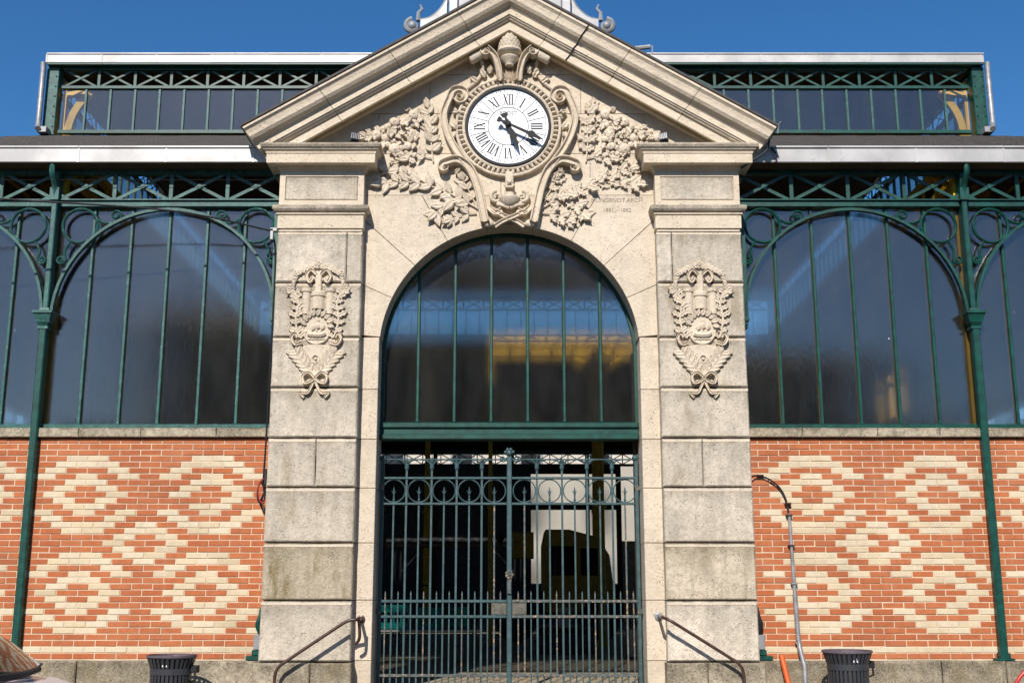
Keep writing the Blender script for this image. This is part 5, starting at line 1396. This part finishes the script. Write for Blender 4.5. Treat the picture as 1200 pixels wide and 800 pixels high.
quad('roof_panel', [(XT_-0.10, yt0, ZT_), (XT_, -4.2, ZT_+0.012), (XT_-0.10, yt1, ZT_), (-5.0, yt1, 1.385), (-6.0, yt1, 1.33), (-6.0, yt0, 1.33), (-5.0, yt0, 1.385)], 'carpaint', 0.02)
quad('side_window', [(XB_-0.14, yb0, ZB_-0.02), (XT_-0.12, yt0, ZT_-0.01), (-5.0, yt0, 1.37), (-6.0, yt0, 1.31), (-6.5, yb0, 0.98)], 'carglass')
quad('side_window', [(XB_-0.14, yb1, ZB_-0.02), (-6.5, yb1, 0.98), (-6.0, yt1, 1.31), (-5.0, yt1, 1.37), (XT_-0.12, yt1, ZT_-0.01)], 'carglass')
quad('rear_window', [(-6.55, yb0, 0.97), (-6.0, yt0, 1.31), (-6.0, yt1, 1.31), (-6.55, yb1, 0.97)], 'carglass')
for q in (-1, 1):
    m = MB(); m.tube([(XB_-0.12, -4.2+q*Wb, ZB_), (XT_-0.11, -4.2+q*Wt, ZT_)], 0.022, 7); m.build('pillar', 'carpaint' if q > 0 else 'bin_dark', car, True)
m = MB(); m.tube(polyline([(XB_-0.02, -4.2-0.5, ZB_+0.0), (XB_+0.05, -4.2, ZB_-0.005), (XB_-0.02, -4.2+0.5, ZB_)], 6), 0.024, 6); m.tube([(XB_+0.04, -4.3, ZB_+0.01), (XB_-0.10, -4.75, ZB_+0.05)], 0.010, 5); m.tube([(XB_+0.04, -3.9, ZB_+0.01), (XB_-0.06, -3.55, ZB_+0.03)], 0.010, 5); m.build('wiper', 'bin_dark', car, True)
for x in (-5.95, -3.25):
    for q in (-1, 1):
        w_ = node('wheel', (x, -4.2+q*0.78, GZ+0.30), car)
        m = MB(); m.lathe([(0.19, -0.09), (0.29, -0.09), (0.305, -0.06), (0.305, 0.06), (0.29, 0.09), (0.19, 0.09)], (x, -4.2+q*0.78, GZ+0.305), 24, 'y'); m.build('tyre', 'tyre', w_, True)
        m = MB(); m.lathe([(0.02, -0.095), (0.20, -0.085), (0.20, 0.085), (0.02, 0.095)], (x, -4.2+q*0.78, GZ+0.305), 20, 'y'); m.build('rim', 'chrome', w_, True)
for q in (-1, 1):
    m = MB(); m.ball((-2.86, -4.2+q*0.60, 0.62), 0.13, 10, 7, (0.9, 0.9, 0.7)); m.build('headlight', 'carglass', car, True)
    m = MB(); m.ball((-3.75, -4.2+q*0.95, 1.00), 0.10, 8, 6, (0.6, 0.9, 0.7)); m.build('wing_mirror', 'carpaint', car, True)

car.location.x += CSH

# ================================================================== INSIDE THE HALL
FZ = 0.47
def place(name, loc, lab, cat, group=None): return thing(name, loc, lab, cat, group)
# ochre utility machine in the shade at the right
X0, Y0 = 0.42, 13.2
t = place('utility_truck', (X0+0.2, Y0+0.8, FZ), 'small ochre utility truck with a dark cab window parked in the shade inside the gate', 'truck')
m = MB(); P = [(0.55, 1.05), (2.10, 1.05), (2.12, 1.75), (2.05, 2.35), (1.80, 2.75), (1.15, 2.92), (0.62, 2.92), (0.55, 2.6)]
m.prism([(X0-0.0+x-0.25, z) for x, z in P], Y0, Y0+1.7, 0.06); m.build('cab', 'machine', t)
m = MB(); m.box(X0+0.45, X0+1.05, Y0-0.02, Y0+0.02, 1.9, 2.55, 0.02); m.box(X0+1.15, X0+1.70, Y0-0.02, Y0+0.02, 1.9, 2.5, 0.02); m.build('window', 'carglass', t)
m = MB(); m.box(X0-0.65, X0+0.28, Y0+0.1, Y0+1.6, 1.0, 1.55, 0.04); m.box(X0-0.45, X0-0.15, Y0+0.2, Y0+0.9, 1.55, 1.62); m.build('engine_cover', 'dark', t)
m = MB(); m.box(X0-0.38, X0+0.10, Y0+0.05, Y0+0.6, 2.28, 2.86, 0.03); m.build('side_box', 'machine', t)
for x in (X0-0.3, X0+1.55):
    w_ = MB(); w_.lathe([(0.15, Y0-0.1), (0.42, Y0-0.1), (0.45, Y0-0.05), (0.45, Y0+0.2), (0.15, Y0+0.2)], (x, 0, FZ+0.45), 20, 'y'); w_.build('wheel', 'tyre', t, True)
m = MB(); m.tube([(X0-0.62, Y0+0.1, 2.3), (X0-0.62, Y0, 2.75), (X0-0.45, Y0, 2.8)], 0.02, 6); m.ball((X0-0.66, Y0-0.02, 2.74), 0.11, 8, 6, (0.9, 0.5, 1)); m.build('mirror', 'bin_dark', t, True)
m = MB(); m.box(X0-0.6, X0+1.8, Y0-0.02, Y0+0.15, 0.85, 1.05, 0.02); m.build('bumper', 'dark', t)
# folding table with teal boxes
tb = place('trestle_table', (-1.1, 5.4, FZ), 'low dark trestle table with a pale edge just inside the left leaf of the gate', 'table')
m = MB(); m.box(-2.2, -0.45, 5.05, 5.75, 0.955, 1.0, 0.005); m.build('top', 'wood', tb)
m = MB(); m.box(-2.2, -0.45, 5.035, 5.05, 0.97, 0.998); m.build('edge_strip', 'whitewall', tb)
for x in (-2.1, -0.55):
    for y in (5.15, 5.65): m = MB(); m.box(x-0.025, x+0.025, y-0.025, y+0.025, FZ, 0.955); m.build('leg', 'dark', tb)
def crate(x, y, w, d, h, lab, mat, rz=0.0, group=None):
    t = place('crate', (x, y, 1.001), lab, 'crate', group)
    def wall(xa, xb, ya, yb, nm):
        m = MB(); m.box(xa, xb, ya, yb, 0.0, h*0.28); m.box(xa, xb, ya, yb, h*0.72, h); 
        if xb-xa > yb-ya:
            for k in range(5): xx = xa+(xb-xa-0.03)*k/4; m.box(xx, xx+0.03, ya, yb, h*0.28, h*0.72)
        else:
            for k in range(4): yy = ya+(yb-ya-0.03)*k/3; m.box(xa, xb, yy, yy+0.03, h*0.28, h*0.72)
        o = bpy.data.objects.new(nm, m.mesh(nm, mat)); COL.objects.link(o); o.parent = t
    wall(-w/2, w/2, -d/2, -d/2+0.015, 'side'); wall(-w/2, w/2, d/2-0.015, d/2, 'side')
    wall(-w/2, -w/2+0.015, -d/2, d/2, 'end'); wall(w/2-0.015, w/2, -d/2, d/2, 'end')
    m = MB(); m.box(-w/2, w/2, -d/2, d/2, 0.0, 0.012); o = bpy.data.objects.new('bottom', m.mesh('bottom', mat)); COL.objects.link(o); o.parent = t
    t.rotation_euler = (0, 0, rz); return t
crate(-1.80, 5.35, 0.50, 0.34, 0.36, 'larger teal plastic crate at the left end on the trestle table', 'teal', 0.1, 'teal crates on the trestle table')
crate(-1.22, 5.33, 0.36, 0.32, 0.32, 'middle teal plastic crate on the trestle table', 'teal', -0.15, 'teal crates on the trestle table')
crate(-0.80, 5.36, 0.20, 0.28, 0.33, 'small narrow teal plastic crate at the right on the trestle table', 'teal', 0.5, 'teal crates on the trestle table')
t = crate(-2.45, 9.6, 0.55, 0.4, 0.32, 'dark blue plastic crate on a dark stand behind the teal crates', 'blue'); t.location.z = 1.02
st_ = place('stand', (-2.45, 9.6, FZ), 'dark square stand under the blue crate', 'stand')
m = MB(); m.box(-2.8, -2.1, 9.35, 9.85, 0.97, 1.018); m.build('top', 'dark', st_)
for x in (-2.75, -2.15):
    for y in (9.4, 9.8): m = MB(); m.box(x-0.02, x+0.02, y-0.02, y+0.02, FZ, 0.97); m.build('leg', 'dark', st_)
# stall frame
t = place('stall_frame', (-1.5, 16.2, FZ), 'dark empty market stall frame with a long rolled awning at the back left', 'stall frame')
for x in (-2.9, -2.75, 0.1, 0.25):
    m = MB(); m.tube([(x, 16.2, FZ), (x, 16.2, 2.75)], 0.025, 6); m.build('pole', 'cable', t)
m = MB(); m.tube([(-3.1, 16.1, 2.72), (-1.5, 16.1, 2.76), (0.5, 16.1, 2.72)], 0.13, 8); m.build('awning_roll', 'bin_dark', t, True)
for z in (1.7, 2.65):
    m = MB(); m.tube([(-2.9, 16.2, z), (0.25, 16.2, z)], 0.02, 6); m.build('cross_rail', 'cable', t)
for x, q in ((-2.75, 1), (0.1, -1)):
    m = MB(); m.tube([(x, 16.2, 2.0), (x+q*0.6, 16.2, 2.65)], 0.018, 6); m.build('strut', 'cable', t)
t = place('yellow_frame', (0.7, 11.0, FZ), 'yellow painted column and tie beam standing in the hall behind the arch', 'column')
for x, r_ in ((-0.42, 0.05), (1.87, 0.085)):
    m = MB(); m.lathe([(r_*1.6, FZ), (r_*1.6, FZ+0.1), (r_, FZ+0.15), (r_*0.85, 3.2), (r_*1.3, 3.25), (r_*1.3, 3.35), (r_*0.85, 3.4), (r_*0.85, 5.2), (r_*1.8, 5.5), (r_*1.2, 5.65), (r_*1.1, 6.45)], (x, 11.0, 0), 14); m.build('column', 'yellow', t, True)
m = MB(); m.box(-0.46, 3.3, 10.92, 11.08, 6.45, 6.55); m.box(-0.46, 3.3, 10.97, 11.03, 6.55, 6.78); m.box(-0.46, 3.3, 10.92, 11.08, 6.78, 6.86); m.build('tie_beam', 'yellow', t)
for q in (-1, 1):
    m = MB(); m.tube(polyline([(1.87+q*0.07, 11.0, 5.7), (1.87+q*0.16, 11.0, 6.15), (1.87+q*0.5, 11.0, 6.42)], 6), 0.05, 6); m.build('brace', 'yellow', t, True)
# white bucket and box
t = place('bucket', (0.98, 8.5, FZ), 'white plastic bucket standing on a dark crate behind the right gate leaf', 'bucket')
m = MB(); m.lathe([(0.12, 0.92), (0.15, 1.24), (0.158, 1.25), (0.158, 1.27), (0.14, 1.27)], (0.98, 8.5, 0), 18); m.build('body', 'whitewall', t, True)
m = MB(); m.tube([(0.98+0.155*math.cos(PI*k/12), 8.42-0.09, 1.26-0.10*math.sin(PI*k/12)) for k in range(13)], 0.006, 5); m.build('handle', 'cable', t)
t.location.z = 0.92
for ch in t.children: ch.location.z -= 0.45
t2 = place('chest', (0.98, 8.5, FZ), 'dark wooden chest under the white bucket', 'chest')
m = MB(); m.box(0.5, 1.5, 8.2, 8.9, FZ, 0.85, 0.02); m.build('body', 'dark', t2); m = MB(); m.box(0.48, 1.52, 8.18, 8.92, 0.85, 0.918, 0.02); m.build('lid', 'wood', t2)
t = place('cabinet', (2.15, 6.9, FZ), 'small white louvred cabinet at the far right behind the gate', 'cabinet')
m = MB(); m.box(2.0, 2.45, 6.8, 7.1, FZ+0.03, 0.95, 0.01); m.build('body', 'whitewall', t)
for k in range(6): m = MB(); m.box(2.02, 2.43, 6.785, 6.80, 0.56+0.06*k, 0.595+0.06*k); m.build('louvre', 'whitewall', t)
for x in (2.04, 2.41): m = MB(); m.box(x-0.02, x+0.02, 6.85, 7.05, FZ, FZ+0.03); m.build('foot', 'dark', t)

# ================================================================== HOUSES ACROSS THE STREETS
def house(x0, x1, y, depth, eave, ridge, lab, mat, face=1, gable=False, wins=3, floors=3, roof='roof_tile'):
    """face=1: its front looks towards +y"""
    ya, yb = (y-depth, y) if face > 0 else (y, y+depth)
    t = thing('house', ((x0+x1)/2, (ya+yb)/2, -0.15), lab, 'house', 'houses across the street' if face > 0 else None)
    m = MB(); m.box(x0, x1, ya, yb, -0.15, eave); 
    m.build('wall', mat, t)
    m = MB(); e = 0.35; xm = (x0+x1)/2; ym = (ya+yb)/2
    if gable:
        m.add([(x0-e, ya-e, eave-.1), (x1+e, ya-e, eave-.1), (x1+e, yb+e, eave-.1), (x0-e, yb+e, eave-.1), (xm, ya-e, ridge), (xm, yb+e, ridge)], [(0,4,5,3), (4,1,2,5), (0,1,4), (3,5,2), (3,2,1,0)])
    else:
        m.add([(x0-e, ya-e, eave+.002), (x1+e, ya-e, eave+.002), (x1+e, yb+e, eave+.002), (x0-e, yb+e, eave+.002), (x0-e, ym, ridge), (x1+e, ym, ridge)], [(0,1,5,4), (2,3,4,5), (0,4,3), (1,2,5), (3,2,1,0)])
    r = m.build('roof', roof, t)
    m = MB(); cxh = x0+(x1-x0)*0.25; m.box(cxh-0.4, cxh+0.4, ym-0.3, ym+0.3, eave, ridge+0.9); m.build('chimney', mat, r)
    yf = yb if face > 0 else ya; sg = 1 if face > 0 else -1
    fl = eave/floors; ww = (x1-x0)/wins
    for f in range(floors):
        for k in range(wins):
            cx = x0+ww*(k+0.5); z0 = 0.15+f*fl+ (0.0 if f == 0 and k == wins//2 else 0.75); z1 = f*fl+fl*0.86
            m = MB(); d0, d1 = sorted((yf+sg*0.0, yf+sg*0.03)); m.box(cx-0.5, cx+0.5, d0, d1, z0, z1); w = m.build('door' if f == 0 and k == wins//2 else 'window', 'winglass' if not (f == 0 and k == wins//2) else 'wood', t)
            m = MB(); d0, d1 = sorted((yf, yf+sg*0.06))
            m.box(cx-0.62, cx-0.5, d0, d1, z0-0.1, z1+0.1); m.box(cx+0.5, cx+0.62, d0, d1, z0-0.1, z1+0.1); m.box(cx-0.5, cx+0.5, d0, d1, z1, z1+0.1); m.box(cx-0.5, cx+0.5, d0, d1, z0-0.1, z0); m.build('frame', 'shutter', w)
    return t
house(-13.4, -4.6, -27.0, 9, 10.6, 12.6, 'brown-roofed house, walls coloured dark as backlit, left across the street behind the camera', 'house_shaded', 1, False)
house(-4.5, 5.2, -27.0, 9, 11.4, 15.0, 'tallest house, walls coloured dark as backlit, facing the gateway behind the camera', 'house_shaded', 1, False, 4)
house(5.3, 12.8, -27.0, 9, 9.2, 10.8, 'lower house, walls coloured dark as backlit, right across the street behind the camera', 'house_shaded', 1, False)
house(-28.0, -14.5, -29.0, 8, 5.0, 8.0, 'low long house far left behind the camera', 'house_shaded', 1, False, 5, 2)
house(14.0, 27.0, -29.0, 8, 5.4, 8.2, 'low long house far right behind the camera', 'house_shaded', 1, False, 5, 2)
house(-22.0, 24.0, 46.0, 9, 10.5, 14.0, 'long pale rendered house in the sun beyond the back of the hall', 'render_pale', -1, False, 13, 3, 'slate')
